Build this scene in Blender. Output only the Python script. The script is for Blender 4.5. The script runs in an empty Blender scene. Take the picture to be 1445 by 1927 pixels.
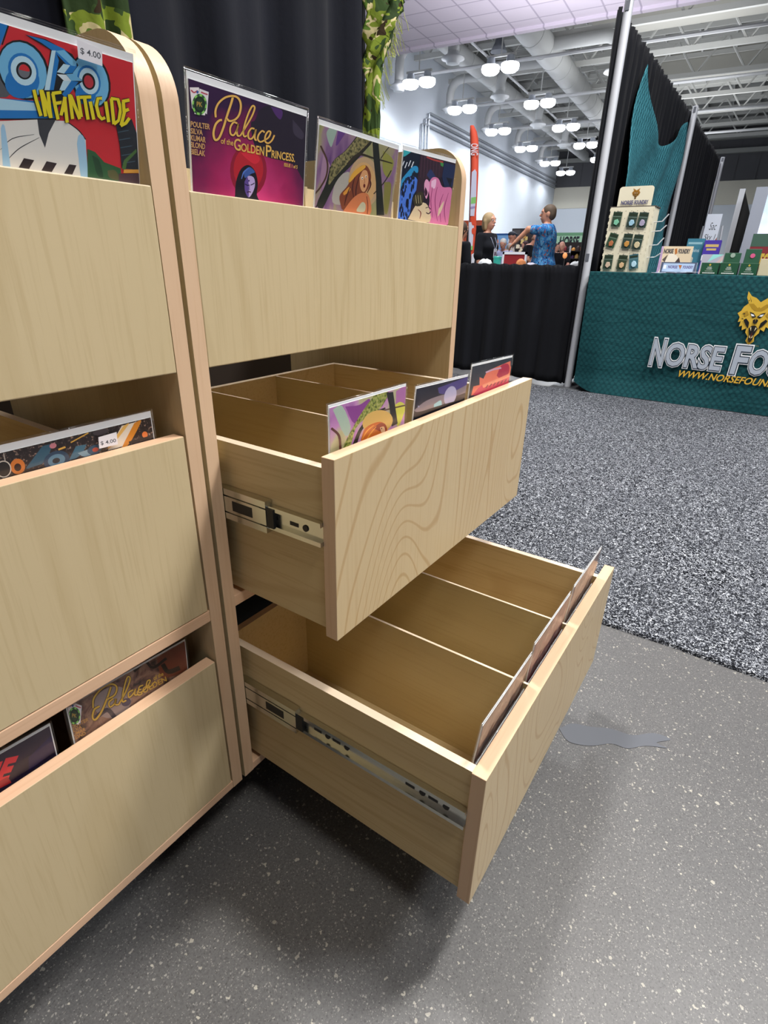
import bpy, bmesh, math, random
import numpy as np
from mathutils import Vector, Matrix, Euler
random.seed(7)
SC = bpy.context.scene
COL = SC.collection
PI = math.pi

# ------------------------------------------------------------------ camera
F_PX, CX, CY = 1022.07, 722.5, 963.5
CAM_ROT = Euler((1.1397, -0.0207, -0.9692), 'XYZ')
CAM_LOC = Vector((-0.4124, -0.549, 0.91))
cam_d = bpy.data.cameras.new('camera'); cam = bpy.data.objects.new('camera', cam_d); COL.objects.link(cam)
cam.location = CAM_LOC; cam.rotation_euler = CAM_ROT
cam_d.sensor_fit = 'HORIZONTAL'; cam_d.sensor_width = 36; cam_d.lens = 36 * F_PX / 1445
cam_d.clip_start = 0.02; cam_d.clip_end = 300
SC.camera = cam
# ------------------------------------------------------------------ world, lights, exposure
SC.view_settings.view_transform = 'Standard'; SC.view_settings.look = 'None'
SC.view_settings.gamma = 1; SC.view_settings.use_curve_mapping = False
SC.view_settings.exposure = -0.1
W = bpy.data.worlds.new('hall_air'); SC.world = W; W.use_nodes = True
W.node_tree.nodes['Background'].inputs[0].default_value = (0.80, 0.86, 1.0, 1)
W.node_tree.nodes['Background'].inputs[1].default_value = 0.11
def area(name, loc, tgt, size, power, col=(1, 1, 1)):
    l = bpy.data.lights.new(name, 'AREA'); l.shape = 'DISK'; l.size = size; l.energy = power; l.color = col
    o = bpy.data.objects.new(name, l); COL.objects.link(o); o.location = loc
    o.rotation_euler = (Vector(tgt) - Vector(loc)).to_track_quat('-Z', 'Y').to_euler(); return o
area('ceiling_lamp_key', (2.3, -1.5, 5.4), (0.2, -.2, .4), .7, 305, (1, .97, .93))
area('ceiling_lamp_back', (0.9, 1.25, 5.6), (0.4, -.3, .2), .6, 235, (1, .97, .95))
area('front_fill', (-.6, -2.6, 5.6), (0.1, 0, .8), 1.2, 126, (1, .96, .9))  # unseen fill added to lighten the cabinet fronts
area('ceiling_lamp_aisle', (3.0, -4.5, 5.6), (4.2, 0, .6), 1.5, 290, (.95, .97, 1))
area('people_fill', (6.6, 2.6, 5.85), (7.6, 3.0, 0), 1.5, 330, (.97, .98, 1))  # added fill that brightens the people beyond the fence, no fixture
area('soffit_fill', (12.5, 4.0, 3.4), (12.5, 4.0, 6), 4.0, 205, (.97, .95, 1))  # added fill in place of light bounced up onto the soffit
HYAW = math.radians(4.7)
HT = Matrix.Translation((CAM_LOC.x, CAM_LOC.y, 0)) @ Matrix.Rotation(HYAW, 4, 'Z')   # hall axes: x along the hall, y to its long white wall
def hall(x, y, z): return HT @ Vector((x, y, z))
for i, (x, y, p) in enumerate([(30, 7, 1750), (42, 7, 1750), (16, 5, 1200)]):
    o = area('hall_bay_lamp', hall(x, y, 7.7), hall(x, y, 0), 6, p, (.92, .96, 1))
    o = area('hall_roof_fill', hall(x, y - 3, 7.9), hall(x, y - 3, 12), 8, p * .2, (.95, .97, 1))  # added upward fill to lift the roof underside, not a fixture

# ------------------------------------------------------------------ pixel geometry of the photograph (rays met with real planes)
_R = CAM_ROT.to_matrix()
def ray(u, v): return _R @ Vector(((u - CX) / F_PX, -(v - CY) / F_PX, -1))
def P(u, v, ax, val):
    d = ray(u, v); return CAM_LOC + d * ((val - CAM_LOC[ax]) / d[ax])
def hit(u, v, p0, n):
    d = ray(u, v); return CAM_LOC + d * ((p0 - CAM_LOC).dot(n) / d.dot(n))

# ------------------------------------------------------------------ materials
def lin(h):
    if isinstance(h, str):
        h = h.lstrip('#'); c = [int(h[i:i+2], 16) / 255 for i in (0, 2, 4)]
    else: c = [x / 255 for x in h]
    return tuple(x / 12.92 if x <= .04045 else ((x + .055) / 1.055) ** 2.4 for x in c) + (1,)
_mats = {}
def mat(col, rough=.5, metal=0, emit=0, spec=.5):
    k = (col, rough, metal, emit, spec)
    if k in _mats: return _mats[k]
    m = bpy.data.materials.new('plain'); m.use_nodes = True; b = m.node_tree.nodes['Principled BSDF']
    b.inputs['Base Color'].default_value = lin(col); b.inputs['Roughness'].default_value = rough; b.inputs['Metallic'].default_value = metal
    b.inputs['Specular IOR Level'].default_value = spec
    if emit: b.inputs['Emission Color'].default_value = lin(col); b.inputs['Emission Strength'].default_value = emit
    _mats[k] = m; return m
class NT:
    def __init__(s, name):
        s.m = bpy.data.materials.new(name); s.m.use_nodes = True; s.t = s.m.node_tree; s.b = s.t.nodes['Principled BSDF']
    def n(s, ty, **kw):
        o = s.t.nodes.new(ty)
        for k, v in kw.items():
            if k.startswith('i_'):
                kk = k[2:]; o.inputs[int(kk) if kk.isdigit() else kk.replace('_', ' ')].default_value = v
            else: setattr(o, k, v)
        return o
    def l(s, a, b): s.t.links.new(a, b)
    def obj(s): return s.n('ShaderNodeTexCoord').outputs['Object']
    def mapping(s, vec, scale=(1, 1, 1), rot=(0, 0, 0), loc=(0, 0, 0)):
        m = s.n('ShaderNodeMapping'); m.inputs['Scale'].default_value = scale; m.inputs['Rotation'].default_value = rot; m.inputs['Location'].default_value = loc
        s.l(vec, m.inputs[0]); return m.outputs[0]
    def noise(s, vec, scale, detail=2, rough=.5, dist=0):
        o = s.n('ShaderNodeTexNoise', i_Scale=scale, i_Detail=detail, i_Roughness=rough, i_Distortion=dist); s.l(vec, o.inputs['Vector']); return o.outputs['Fac']
    def math(s, op, a, b=None):
        o = s.n('ShaderNodeMath', operation=op)
        for i, x in enumerate((a, b)):
            if x is None: continue
            if isinstance(x, (int, float)): o.inputs[i].default_value = x
            else: s.l(x, o.inputs[i])
        return o.outputs[0]
    def ramp(s, fac, stops, interp='LINEAR'):
        o = s.n('ShaderNodeValToRGB'); o.color_ramp.interpolation = interp
        e = o.color_ramp.elements
        while len(e) < len(stops): e.new(.5)
        for q, (p, c) in zip(e, stops): q.position = p; q.color = lin(c) if not isinstance(c, float) else (c, c, c, 1)
        s.l(fac, o.inputs[0]); return o.outputs[0]
    def mix(s, fac, a, b, mode='MIX'):
        o = s.n('ShaderNodeMix', data_type='RGBA', blend_type=mode)
        for i, x in ((0, fac), (6, a), (7, b)):
            if isinstance(x, (int, float)): o.inputs[i].default_value = x
            elif isinstance(x, (str, tuple)): o.inputs[i].default_value = lin(x)
            else: s.l(x, o.inputs[i])
        return o.outputs[2]
    def out(s, col, rough=.5, bump=None, bs=.2, bd=.002, spec=.5):
        if isinstance(col, (str, tuple)): s.b.inputs['Base Color'].default_value = lin(col)
        else: s.l(col, s.b.inputs['Base Color'])
        if isinstance(rough, (int, float)): s.b.inputs['Roughness'].default_value = rough
        else: s.l(rough, s.b.inputs['Roughness'])
        s.b.inputs['Specular IOR Level'].default_value = spec
        if bump is not None:
            o = s.n('ShaderNodeBump', i_Strength=bs, i_Distance=bd); s.l(bump, o.inputs['Height']); s.l(o.outputs[0], s.b.inputs['Normal'])
        return s.m
def wood(name, base, dark, axis='Z', rings=9, rough=.38, spec=.4, amount=.55, stretch=.2, pores=.4):
    t = NT(name); v = t.obj()
    oi = t.n('ShaderNodeObjectInfo'); off = t.n('ShaderNodeVectorMath', operation='SCALE', i_3=0.0)
    cb = t.n('ShaderNodeCombineXYZ'); r = t.math('MULTIPLY', oi.outputs['Random'], 9.0)
    for i in range(3): t.l(r, cb.inputs[i])
    ad = t.n('ShaderNodeVectorMath', operation='ADD'); t.l(v, ad.inputs[0]); t.l(cb.outputs[0], ad.inputs[1]); v = ad.outputs[0]
    a_ = stretch; sc = {'X': (a_, 1, 1), 'Y': (1, a_, 1), 'Z': (1, 1, a_)}[axis]
    g = t.noise(t.mapping(v, sc), 4.2, 1.2, .4, .3)
    s = t.math('SINE', t.math('MULTIPLY', g, rings * 6.283))
    line = t.ramp(s, [(.0, .0), (.8, .0), (.99, 1.0)])
    sc2 = tuple(.035 if q < 1 else 1 for q in sc)
    fine = t.noise(t.mapping(v, sc2), 210, 2, .6)
    big = t.noise(v, 3.0, 2)
    c = t.mix(t.math('MULTIPLY', t.ramp(line, [(0, 0.0), (1, 1.0)]), amount), base, dark)
    c = t.mix(t.math('MULTIPLY', t.ramp(fine, [(.5, 0.0), (.75, 1.0)]), pores), c, dark)
    c = t.mix(t.math('MULTIPLY', big, .35), c, dark)
    return t.out(c, rough, fine, .08, .0005, spec)
BIRCH = wood('birch_veneer', 'd2bf98', 'b39c70', 'Z', 6, .42, amount=.22)
BIRCH_FIG = wood('birch_veneer_figured', 'd6c199', 'b08a58', 'Z', 34, .36, amount=.5, stretch=.36, pores=.25)
BIRCH_Y = wood('birch_side', 'cfb889', 'a98858', 'Y', 7, .45, amount=.3)
BIRCH_X = wood('birch_rail', 'd0b188', 'b38c62', 'X', 8, .45, amount=.3)
EDGE = wood('maple_edge_band', 'dbbb9a', 'c49c78', 'Z', 5, .45, amount=.15)
EDGE_X = wood('maple_edge_band_top', 'e3bd9b', 'cba07c', 'X', 5, .45, amount=.12)
DIVW = wood('divider_board', 'bfab7c', 'ad9768', 'Y', 2, .22, .5, amount=.08)
PLYEDGE = mat('d8c4aa', .55)
DARKPLY = mat('2b2119', .7)
ZINC = NT('zinc_steel'); ZINC.b.inputs['Metallic'].default_value = 1; ZINC = ZINC.out('d2d2c8', .22)
BLK = mat('0a0a0b', .5); WHITE = mat('e9ebef', .45); BOARD = mat('e4e6e8', .6)
def sleeve_mat():
    t = NT('clear_sleeve'); nt = t.t; o = nt.nodes['Material Output']
    tr = t.n('ShaderNodeBsdfTransparent'); gl = t.n('ShaderNodeBsdfGlossy', i_Roughness=.06)
    bump = t.n('ShaderNodeBump', i_Strength=.35, i_Distance=.004); t.l(t.noise(t.mapping(t.obj(), (1, 1, 1)), 22, 2), bump.inputs['Height']); t.l(bump.outputs[0], gl.inputs['Normal'])
    lw = t.n('ShaderNodeLayerWeight', i_Blend=.5); mx = t.n('ShaderNodeMixShader')
    t.l(t.math('ADD', t.math('MULTIPLY', t.math('POWER', lw.outputs['Facing'], 4), .35), .03), mx.inputs[0]); t.l(tr.outputs[0], mx.inputs[1]); t.l(gl.outputs[0], mx.inputs[2]); t.l(mx.outputs[0], o.inputs['Surface']); return t.m
SLEEVE = sleeve_mat()
def cloth(name, col, col2=None, rough=.9, scale=60):
    t = NT(name); f = t.noise(t.obj(), scale, 3); g = t.noise(t.obj(), 3, 2)
    c = t.mix(g, col, col2 or col); m = t.out(c, rough, f, .25, .002, .15)
    t.b.inputs['Sheen Weight'].default_value = .04; t.b.inputs['Sheen Roughness'].default_value = .6; return m
BLACKCLOTH = cloth('black_drape_cloth', '0f1015', '14161c')
VELVET = cloth('black_velour', '0c0e15', '121624')

# ------------------------------------------------------------------ object helpers
def tag(o, label=None, cat=None, group=None, kind=None):
    if label: o['label'] = label
    if cat: o['category'] = cat
    if group: o['group'] = group
    if kind: o['kind'] = kind
    return o
def thing(name, label, cat, loc=(0, 0, 0), rz=0, group=None, m=None):
    o = bpy.data.objects.new(name, None); COL.objects.link(o); o.empty_display_size = .05
    if m is not None: o.matrix_world = m
    else: o.location = loc; o.rotation_euler = (0, 0, rz)
    return tag(o, label, cat, group)
def copy_tree(o, parent=None):
    c = o.copy(); COL.objects.link(c); c.parent = parent
    for ch in o.children: copy_tree(ch, c)
    return c
class MB:
    def __init__(s): s.v = []; s.f = []; s.mi = []
    def add(s, vs, fs, mi=0):
        b = len(s.v); s.v += [tuple(x) for x in vs]
        for f in fs: s.f.append(tuple(b + i for i in f)); s.mi.append(mi)
    def box(s, x0, x1, y0, y1, z0, z1, mi=0, M=None, faces=None):
        vs = [Vector((x, y, z)) for z in (z0, z1) for y in (y0, y1) for x in (x0, x1)]
        if M is not None: vs = [M @ v for v in vs]
        fs = [(0, 2, 3, 1), (4, 5, 7, 6), (0, 1, 5, 4), (2, 6, 7, 3), (0, 4, 6, 2), (1, 3, 7, 5)]   # bottom top front(-y) back left(-x) right
        b = len(s.v); s.v += [tuple(v) for v in vs]
        for i, f in enumerate(fs): s.f.append(tuple(b + k for k in f)); s.mi.append(faces.get('bTfBlr'[i], mi) if faces else mi)
    def prism(s, pts, axis, a, b, mi=0, mi_edge=None):
        """polygon extruded along an axis; pts are the two other coordinates in xyz order"""
        def mk(p, t):
            q = list(p); q.insert(axis, t); return q
        n = len(pts); vs = [mk(p, a) for p in pts] + [mk(p, b) for p in pts]
        base = len(s.v); s.v += [tuple(v) for v in vs]
        s.f.append(tuple(base + i for i in range(n))[::-1]); s.mi.append(mi)
        s.f.append(tuple(base + n + i for i in range(n))); s.mi.append(mi)
        for i in range(n):
            j = (i + 1) % n; s.f.append((base + i, base + j, base + n + j, base + n + i)); s.mi.append(mi if mi_edge is None else mi_edge)
    def tube(s, path, r, n=8, mi=0, caps=True):
        path = [Vector(p) for p in path]; rs = r if isinstance(r, (list, tuple)) else [r] * len(path); b = len(s.v)
        up = None
        for i, p in enumerate(path):
            d = (path[min(i + 1, len(path) - 1)] - path[max(i - 1, 0)]).normalized()
            if up is None: up = Vector((0, 0, 1)) if abs(d.z) < .9 else Vector((1, 0, 0))
            x = d.cross(up).normalized(); up = x.cross(d).normalized()
            for k in range(n):
                a = 2 * PI * k / n; s.v.append(tuple(p + (x * math.cos(a) + up * math.sin(a)) * rs[i]))
        for i in range(len(path) - 1):
            for k in range(n):
                k2 = (k + 1) % n; s.f.append((b + i*n + k, b + i*n + k2, b + (i+1)*n + k2, b + (i+1)*n + k)); s.mi.append(mi)
        if caps:
            s.f.append(tuple(b + k for k in range(n))[::-1]); s.mi.append(mi)
            e = b + (len(path) - 1) * n; s.f.append(tuple(e + k for k in range(n))); s.mi.append(mi)
    def lathe(s, prof, c=(0, 0, 0), n=24, mi=0, M=None):
        b = len(s.v)
        for r, z in prof:
            for k in range(n):
                a = 2 * PI * k / n; q = Vector((c[0] + r * math.cos(a), c[1] + r * math.sin(a), c[2] + z)); s.v.append(tuple(M @ q if M is not None else q))
        for i in range(len(prof) - 1):
            for k in range(n):
                k2 = (k + 1) % n; s.f.append((b + i*n + k, b + i*n + k2, b + (i+1)*n + k2, b + (i+1)*n + k)); s.mi.append(mi)
        s.f.append(tuple(b + k for k in range(n))[::-1]); s.mi.append(mi)
        e = b + (len(prof) - 1) * n; s.f.append(tuple(e + k for k in range(n))); s.mi.append(mi)
    def ico(s, c, r, mi=0, n=10, m=7):
        rr = r if isinstance(r, (tuple, list)) else (r, r, r)
        prof = [(math.sin(PI * i / m), -math.cos(PI * i / m)) for i in range(m + 1)]
        prof = [(max(a, .02), z) for a, z in prof]
        s.lathe(prof, n=n, mi=mi, M=Matrix.Translation(c) @ Matrix.Diagonal((rr[0], rr[1], rr[2], 1)))
    def build(s, name, mats, parent=None, smooth=False, bevel=0, mw=None):
        me = bpy.data.meshes.new(name); me.from_pydata(s.v, [], s.f)
        for m in (mats if isinstance(mats, (list, tuple)) else [mats]): me.materials.append(m)
        me.polygons.foreach_set('material_index', s.mi)
        me.update()
        if smooth: me.shade_smooth()
        o = bpy.data.objects.new(name, me); COL.objects.link(o)
        if parent: o.parent = parent
        if mw is not None: o.matrix_world = mw
        if bevel:
            md = o.modifiers.new('bevel', 'BEVEL'); md.width = bevel; md.segments = 2; md.limit_method = 'ANGLE'
        return o
def smooth_by_angle(o, deg=40):
    me = o.data; me.shade_smooth()
    bm = bmesh.new(); bm.from_mesh(me)
    for e in bm.edges:
        if len(e.link_faces) == 2 and e.calc_face_angle(0) > math.radians(deg): e.smooth = False
    bm.to_mesh(me); bm.free(); return o
def struct(name, mb, mats, mw=None, smooth=False):
    o = mb.build(name, mats, smooth=smooth, mw=mw); o['kind'] = 'structure'; return o

# ------------------------------------------------------------------ text and printed art
_tc = {}
def glyphs(s, offset=0.0, shear=0.0):
    k = (s, offset, shear)
    if k in _tc: return _tc[k]
    cu = bpy.data.curves.new('t', 'FONT'); cu.body = s; cu.offset = offset; cu.shear = shear; cu.resolution_u = 3
    ob = bpy.data.objects.new('t', cu); COL.objects.link(ob); dg = bpy.context.evaluated_depsgraph_get(); dg.update()
    me = ob.evaluated_get(dg).to_mesh(); vs = np.array([v.co[:2] for v in me.vertices]); fs = [tuple(p.vertices) for p in me.polygons]
    ob.evaluated_get(dg).to_mesh_clear(); bpy.data.objects.remove(ob); bpy.data.curves.remove(cu)
    _tc[k] = (vs, fs); return _tc[k]
def catmull(pts, k=6):
    if len(pts) < 3: return [tuple(map(float, p)) for p in pts]
    p = [np.array(q, float) for q in pts]; p = [2*p[0]-p[1]] + p + [2*p[-1]-p[-2]]; out = []
    for i in range(1, len(p) - 2):
        for j in range(k):
            t = j / k; out.append(tuple(.5 * (2*p[i] + (p[i+1]-p[i-1])*t + (2*p[i-1]-5*p[i]+4*p[i+1]-p[i+2])*t*t + (3*p[i]-p[i-1]-3*p[i+1]+p[i+2])*t**3)))
    out.append(tuple(p[-2])); return out
class LQ(list): pass
def q2(x0, x1, z0, z1, sl=0): return LQ([(x0 + sl, z1), (x1 + sl, z1), (x1, z0), (x0, z0)])
class Art:
    """flat printed shapes on a real surface; M: local frame, X right, Z up, Y into the surface"""
    def __init__(s, M, y0, step=1e-5, rect=None, zoom=None):
        s.M = M; s.Mi = M.inverted(); s.n = M.to_3x3() @ Vector((0, 1, 0)); s.p0 = M @ Vector((0, y0, 0)); s.y = y0; s.step = step
        s.rect = rect; s.mb = MB(); s.mats = []; s.zoom = zoom
    def px(s, p):
        if s.zoom: x, y, k = s.zoom; p = (x + p[0] / k, y + p[1] / k)
        q = s.Mi @ hit(p[0], p[1], s.p0, s.n); return (q.x, q.z)
    def mi(s, m):
        if not isinstance(m, bpy.types.Material): m = mat(m, .4)
        if m not in s.mats: s.mats.append(m)
        return s.mats.index(m)
    def clip(s, pts):
        if not s.rect: return pts
        x0, x1, z0, z1 = s.rect
        for ax, sg, val in ((0, 1, x0), (0, -1, x1), (1, 1, z0), (1, -1, z1)):
            out = []
            for i in range(len(pts)):
                a, b = pts[i - 1], pts[i]; da, db = sg * (a[ax] - val), sg * (b[ax] - val)
                if (da < 0) != (db < 0):
                    t = da / (da - db); out.append((a[0] + (b[0]-a[0]) * t, a[1] + (b[1]-a[1]) * t))
                if db >= 0: out.append(b)
            pts = out
            if len(pts) < 3: return []
        return pts
    def lpoly(s, pts, col, layer=True):
        pts = s.clip(pts)
        if len(pts) < 3: return
        if layer: s.y -= s.step
        A = sum(pts[i-1][0] * pts[i][1] - pts[i][0] * pts[i-1][1] for i in range(len(pts)))
        if A < 0: pts = pts[::-1]
        s.mb.add([(x, s.y, z) for x, z in pts], [tuple(range(len(pts)))], s.mi(col))
    def poly(s, pts, col, smooth=0): s.lpoly([s.px(p) for p in (catmull(list(pts) + [pts[0]], smooth)[:-1] if smooth else pts)], col)
    def ell(s, c, rx, ry, col, rot=0, n=22):
        ca, sa = math.cos(rot), math.sin(rot)
        s.poly([(c[0] + rx*math.cos(t)*ca - ry*math.sin(t)*sa, c[1] + rx*math.cos(t)*sa + ry*math.sin(t)*ca) for t in [2*PI*i/n for i in range(n)]], col)
    def stroke(s, pts, w, col, sm=6, taper=False):
        p = catmull(pts, sm) if sm else [tuple(map(float, q)) for q in pts]; n = len(p); L = []; R = []
        for i in range(n):
            a, b = np.array(p[max(i-1, 0)]), np.array(p[min(i+1, n-1)]); d = b - a; d = d / (np.hypot(*d) + 1e-9); nn = np.array((-d[1], d[0]))
            t = i / max(1, n - 1)
            ww = (w if not isinstance(w, (tuple, list)) else w[0] + (w[1] - w[0]) * t) * .5
            if taper: ww *= .35 + .65 * math.sin(PI * min(max(t, .04), .96))
            L.append(tuple(np.array(p[i]) + nn * ww)); R.append(tuple(np.array(p[i]) - nn * ww))
        s.y -= s.step; m = s.mi(col)
        for i in range(n - 1):
            q = s.clip([s.px(x) for x in (L[i], L[i+1], R[i+1], R[i])])
            if len(q) >= 3: s.mb.add([(x, s.y, z) for x, z in q], [tuple(range(len(q)))], m)
    def text(s, st, quad, col, off=0., shear=0., local=False, grow=0):
        """quad: TL TR BR BL"""
        v, f = glyphs(st, off, shear); v0, _ = glyphs(st, 0, shear)
        lo, hi = v0.min(0), v0.max(0); uv = (v - lo) / (hi - lo)
        q = [np.array(p if isinstance(quad, LQ) else s.px(p)) for p in quad]
        s.y -= s.step
        vs = []
        for a, b in uv:
            p = (q[3] * (1-a) + q[2] * a) * (1-b) + (q[0] * (1-a) + q[1] * a) * b; vs.append((p[0], s.y, p[1]))
        if s.rect and not all(s.rect[0] <= p[0] <= s.rect[1] and s.rect[2] <= p[2] <= s.rect[3] for p in vs): 
            vs = [(min(max(p[0], s.rect[0]), s.rect[1]), p[1], min(max(p[2], s.rect[2]), s.rect[3])) for p in vs]
        s.mb.add(vs, f, s.mi(col))
    def build(s, name, parent): return s.mb.build(name, s.mats, parent)

# ------------------------------------------------------------------ smooth bodies (blended capsules and ellipsoids, meshed as one skin)
def sdf_mesh(prims, res, k=.03, clip=()):
    lo = np.array([1e9]*3); hi = -lo
    for p in prims:
        if p[0] == 'c': pts = np.array([p[1], p[2]], float); r = max(p[3], p[4])
        else: pts = np.array([p[1]], float); r = max(p[2])
        if p[-1] == '-': continue
        lo = np.minimum(lo, pts.min(0) - r); hi = np.maximum(hi, pts.max(0) + r)
    lo -= 3 * res; hi += 3 * res; N = np.ceil((hi - lo) / res).astype(int) + 1
    D = np.full(N, .2, np.float32); ax = [lo[i] + res * np.arange(N[i]) for i in range(3)]
    for p in prims:
        sub = p[-1] == '-'
        if p[0] == 'c': pts = np.array([p[1], p[2]], float); r = max(p[3], p[4])
        else: pts = np.array([p[1]], float); r = max(p[2])
        a = np.clip(((pts.min(0) - r - k - 3*res - lo) / res).astype(int), 0, N); b = np.clip(((pts.max(0) + r + k + 3*res - lo) / res).astype(int) + 2, 0, N)
        if (b <= a).any(): continue
        X, Y, Z = np.meshgrid(*[ax[i][a[i]:b[i]] for i in range(3)], indexing='ij'); Q = np.stack([X, Y, Z], -1)
        if p[0] == 'c':
            A, B = np.array(p[1], float), np.array(p[2], float); ab = B - A; t = np.clip(((Q - A) @ ab) / max(ab @ ab, 1e-9), 0, 1)
            d = np.linalg.norm(Q - A - t[..., None] * ab, axis=-1) - (p[3] + (p[4] - p[3]) * t)
        else:
            R = np.array(p[2], float); q = (Q - np.array(p[1])) / R; k0 = np.linalg.norm(q, axis=-1); k1 = np.linalg.norm(q / R, axis=-1); d = k0 * (k0 - 1) / np.maximum(k1, 1e-6)
        sl = tuple(slice(a[i], b[i]) for i in range(3)); c = D[sl]
        kk = p[5] if p[0] == 'c' and len(p) > 5 and not isinstance(p[5], str) else k
        if sub:
            D[sl] = np.maximum(c, -d)
        else:
            h = np.maximum(kk - np.abs(c - d), 0) / kk; D[sl] = np.minimum(c, d) - h*h*kk*.25
    for axn, sg, val in clip:
        sh = [1, 1, 1]; sh[axn] = -1; D = np.maximum(D, (sg * (ax[axn] - val)).reshape(sh).astype(np.float32))
    I = D < 0
    c8 = [D[i:N[0]-1+i, j:N[1]-1+j, l:N[2]-1+l] for i in (0, 1) for j in (0, 1) for l in (0, 1)]
    acc = np.zeros(c8[0].shape + (3,)); cnt = np.zeros(c8[0].shape)
    off = [(i, j, l) for i in (0, 1) for j in (0, 1) for l in (0, 1)]
    for e in range(8):
        for axn, bit in ((0, 4), (1, 2), (2, 1)):
            if e & bit: continue
            g = e | bit; A, B = c8[e], c8[g]; m = (A < 0) != (B < 0); t = np.where(m, A / np.where(m, A - B, 1), 0)
            o = np.array(off[e], float)
            for q in range(3): acc[..., q] += np.where(m, o[q] + (t if q == axn else 0), 0)
            cnt += m
    idx = -np.ones(cnt.shape, int); ok = cnt > 0; idx[ok] = np.arange(ok.sum())
    cells = np.argwhere(ok); V = (acc[ok] / cnt[ok][:, None] + cells) * res + lo
    Fs = []
    for axn in range(3):
        a = [slice(None)]*3; b = [slice(None)]*3; a[axn] = slice(0, -1); b[axn] = slice(1, None)
        S = I[tuple(a)] != I[tuple(b)]; e = np.argwhere(S); u, w = [(1, 2), (2, 0), (0, 1)][axn]
        e = e[(e[:, u] > 0) & (e[:, w] > 0) & (e[:, u] < N[u]-1) & (e[:, w] < N[w]-1)]
        ins = I[e[:, 0], e[:, 1], e[:, 2]]
        def ix(du, dw):
            q = e.copy(); q[:, u] -= du; q[:, w] -= dw; return idx[q[:, 0], q[:, 1], q[:, 2]]
        quad = np.stack([ix(1, 1), ix(0, 1), ix(0, 0), ix(1, 0)], 1); quad[~ins] = quad[~ins][:, ::-1]; Fs.append(quad)
    Fq = np.concatenate(Fs); return V, Fq
def sdf_obj(name, prims, res, m, parent, k=.03, clip=()):
    V, Fq = sdf_mesh(prims, res, k, clip)
    me = bpy.data.meshes.new(name); me.from_pydata(V.tolist(), [], Fq.tolist()); me.materials.append(m); me.shade_smooth()
    o = bpy.data.objects.new(name, me); COL.objects.link(o); o.parent = parent; return o

# ================================================================== THE HALL (setting)
def concrete():
    t = NT('polished_concrete'); v = t.obj()
    big = t.noise(v, 1.1, 4, .6); mid = t.noise(v, 9, 4, .6); fine = t.noise(v, 260, 2, .7)
    c = t.mix(big, '595959', '6b6a69'); c = t.mix(t.math('MULTIPLY', mid, .5), c, '4b4b4c')
    c = t.mix(t.ramp(fine, [(.45, 0.0), (.7, .55)]), c, '3d3d3e')
    def chips(scale, thr, size, col, c, warp):
        vo = t.n('ShaderNodeTexVoronoi', i_Scale=scale); vv = t.n('ShaderNodeVectorMath', operation='ADD')
        nz = t.n('ShaderNodeTexNoise', i_Scale=scale * 1.3, i_Detail=1); t.l(v, nz.inputs['Vector'])
        sc = t.n('ShaderNodeVectorMath', operation='SCALE'); sc.inputs[3].default_value = warp / scale; t.l(nz.outputs['Color'], sc.inputs[0])
        t.l(v, vv.inputs[0]); t.l(sc.outputs[0], vv.inputs[1]); t.l(vv.outputs[0], vo.inputs['Vector'])
        sx = t.n('ShaderNodeSeparateColor'); t.l(vo.outputs['Color'], sx.inputs[0])
        pick = t.math('GREATER_THAN', sx.outputs[0], thr); inn = t.math('LESS_THAN', vo.outputs['Distance'], t.math('MULTIPLY', sx.outputs[1], size))
        return t.mix(t.math('MULTIPLY', t.math('MULTIPLY', pick, inn), t.math('ADD', t.math('MULTIPLY', sx.outputs[2], .6), .25)), c, col)
    c = chips(330, .5, .5, '3a3939', c, .8)
    c = chips(420, .5, .48, '908e8a', c, .8)
    c = chips(230, .66, .42, 'aaa79f', c, .9)
    c = chips(135, .85, .40, 'c2bdae', c, 1.0)
    rg = t.ramp(big, [(.3, .38), (.7, .5)])
    return t.out(c, rg, fine, .06, .001, .45)
CONCRETE = concrete()
mb = MB(); mb.box(-12, 75, -14, 30, -.2, 0); FLOOR = struct('floor', mb, CONCRETE)
def carpet_mat():
    t = NT('salt_pepper_carpet'); v = t.obj()
    a = t.noise(v, 105, 2, .6, 1.8); b = t.noise(v, 300, 1, .5); big = t.noise(v, 2.2, 3)
    s = t.math('ADD', t.math('MULTIPLY', a, .75), t.math('MULTIPLY', b, .25))
    c = t.ramp(s, [(.42, '07080b'), (.49, '26282e'), (.55, '868a93'), (.62, 'e2e6eb')])
    c = t.mix(t.math('MULTIPLY', t.ramp(big, [(.35, 0.0), (.7, 1.0)]), .3), c, '5c5f66')
    return t.out(c, 1.0, s, 1.0, .012, .05)
mb = MB(); n = 160; edge = []
for i in range(n + 1):
    y = -5 + 13 * i / n; edge.append((.985 + .012 * math.sin(y * 3.1) + .006 * math.sin(y * 11 + 1) + .004 * random.random(), y))
vs = []; fs = []
for i, (x, y) in enumerate(edge):
    vs += [(x, y, 0.0005), (x + .004, y, .009), (x + .5, y, .010), (4.055, y, .010), (4.07, y, .0005)]
for i in range(n):
    for k in range(4): a = i * 5 + k; fs.append((a, a + 1, a + 6, a + 5))
mb.add(vs, fs)
o = mb.build('aisle_carpet', carpet_mat()); tag(o, 'black and white speckled aisle carpet between the cabinets and the green table', 'carpet')

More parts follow.
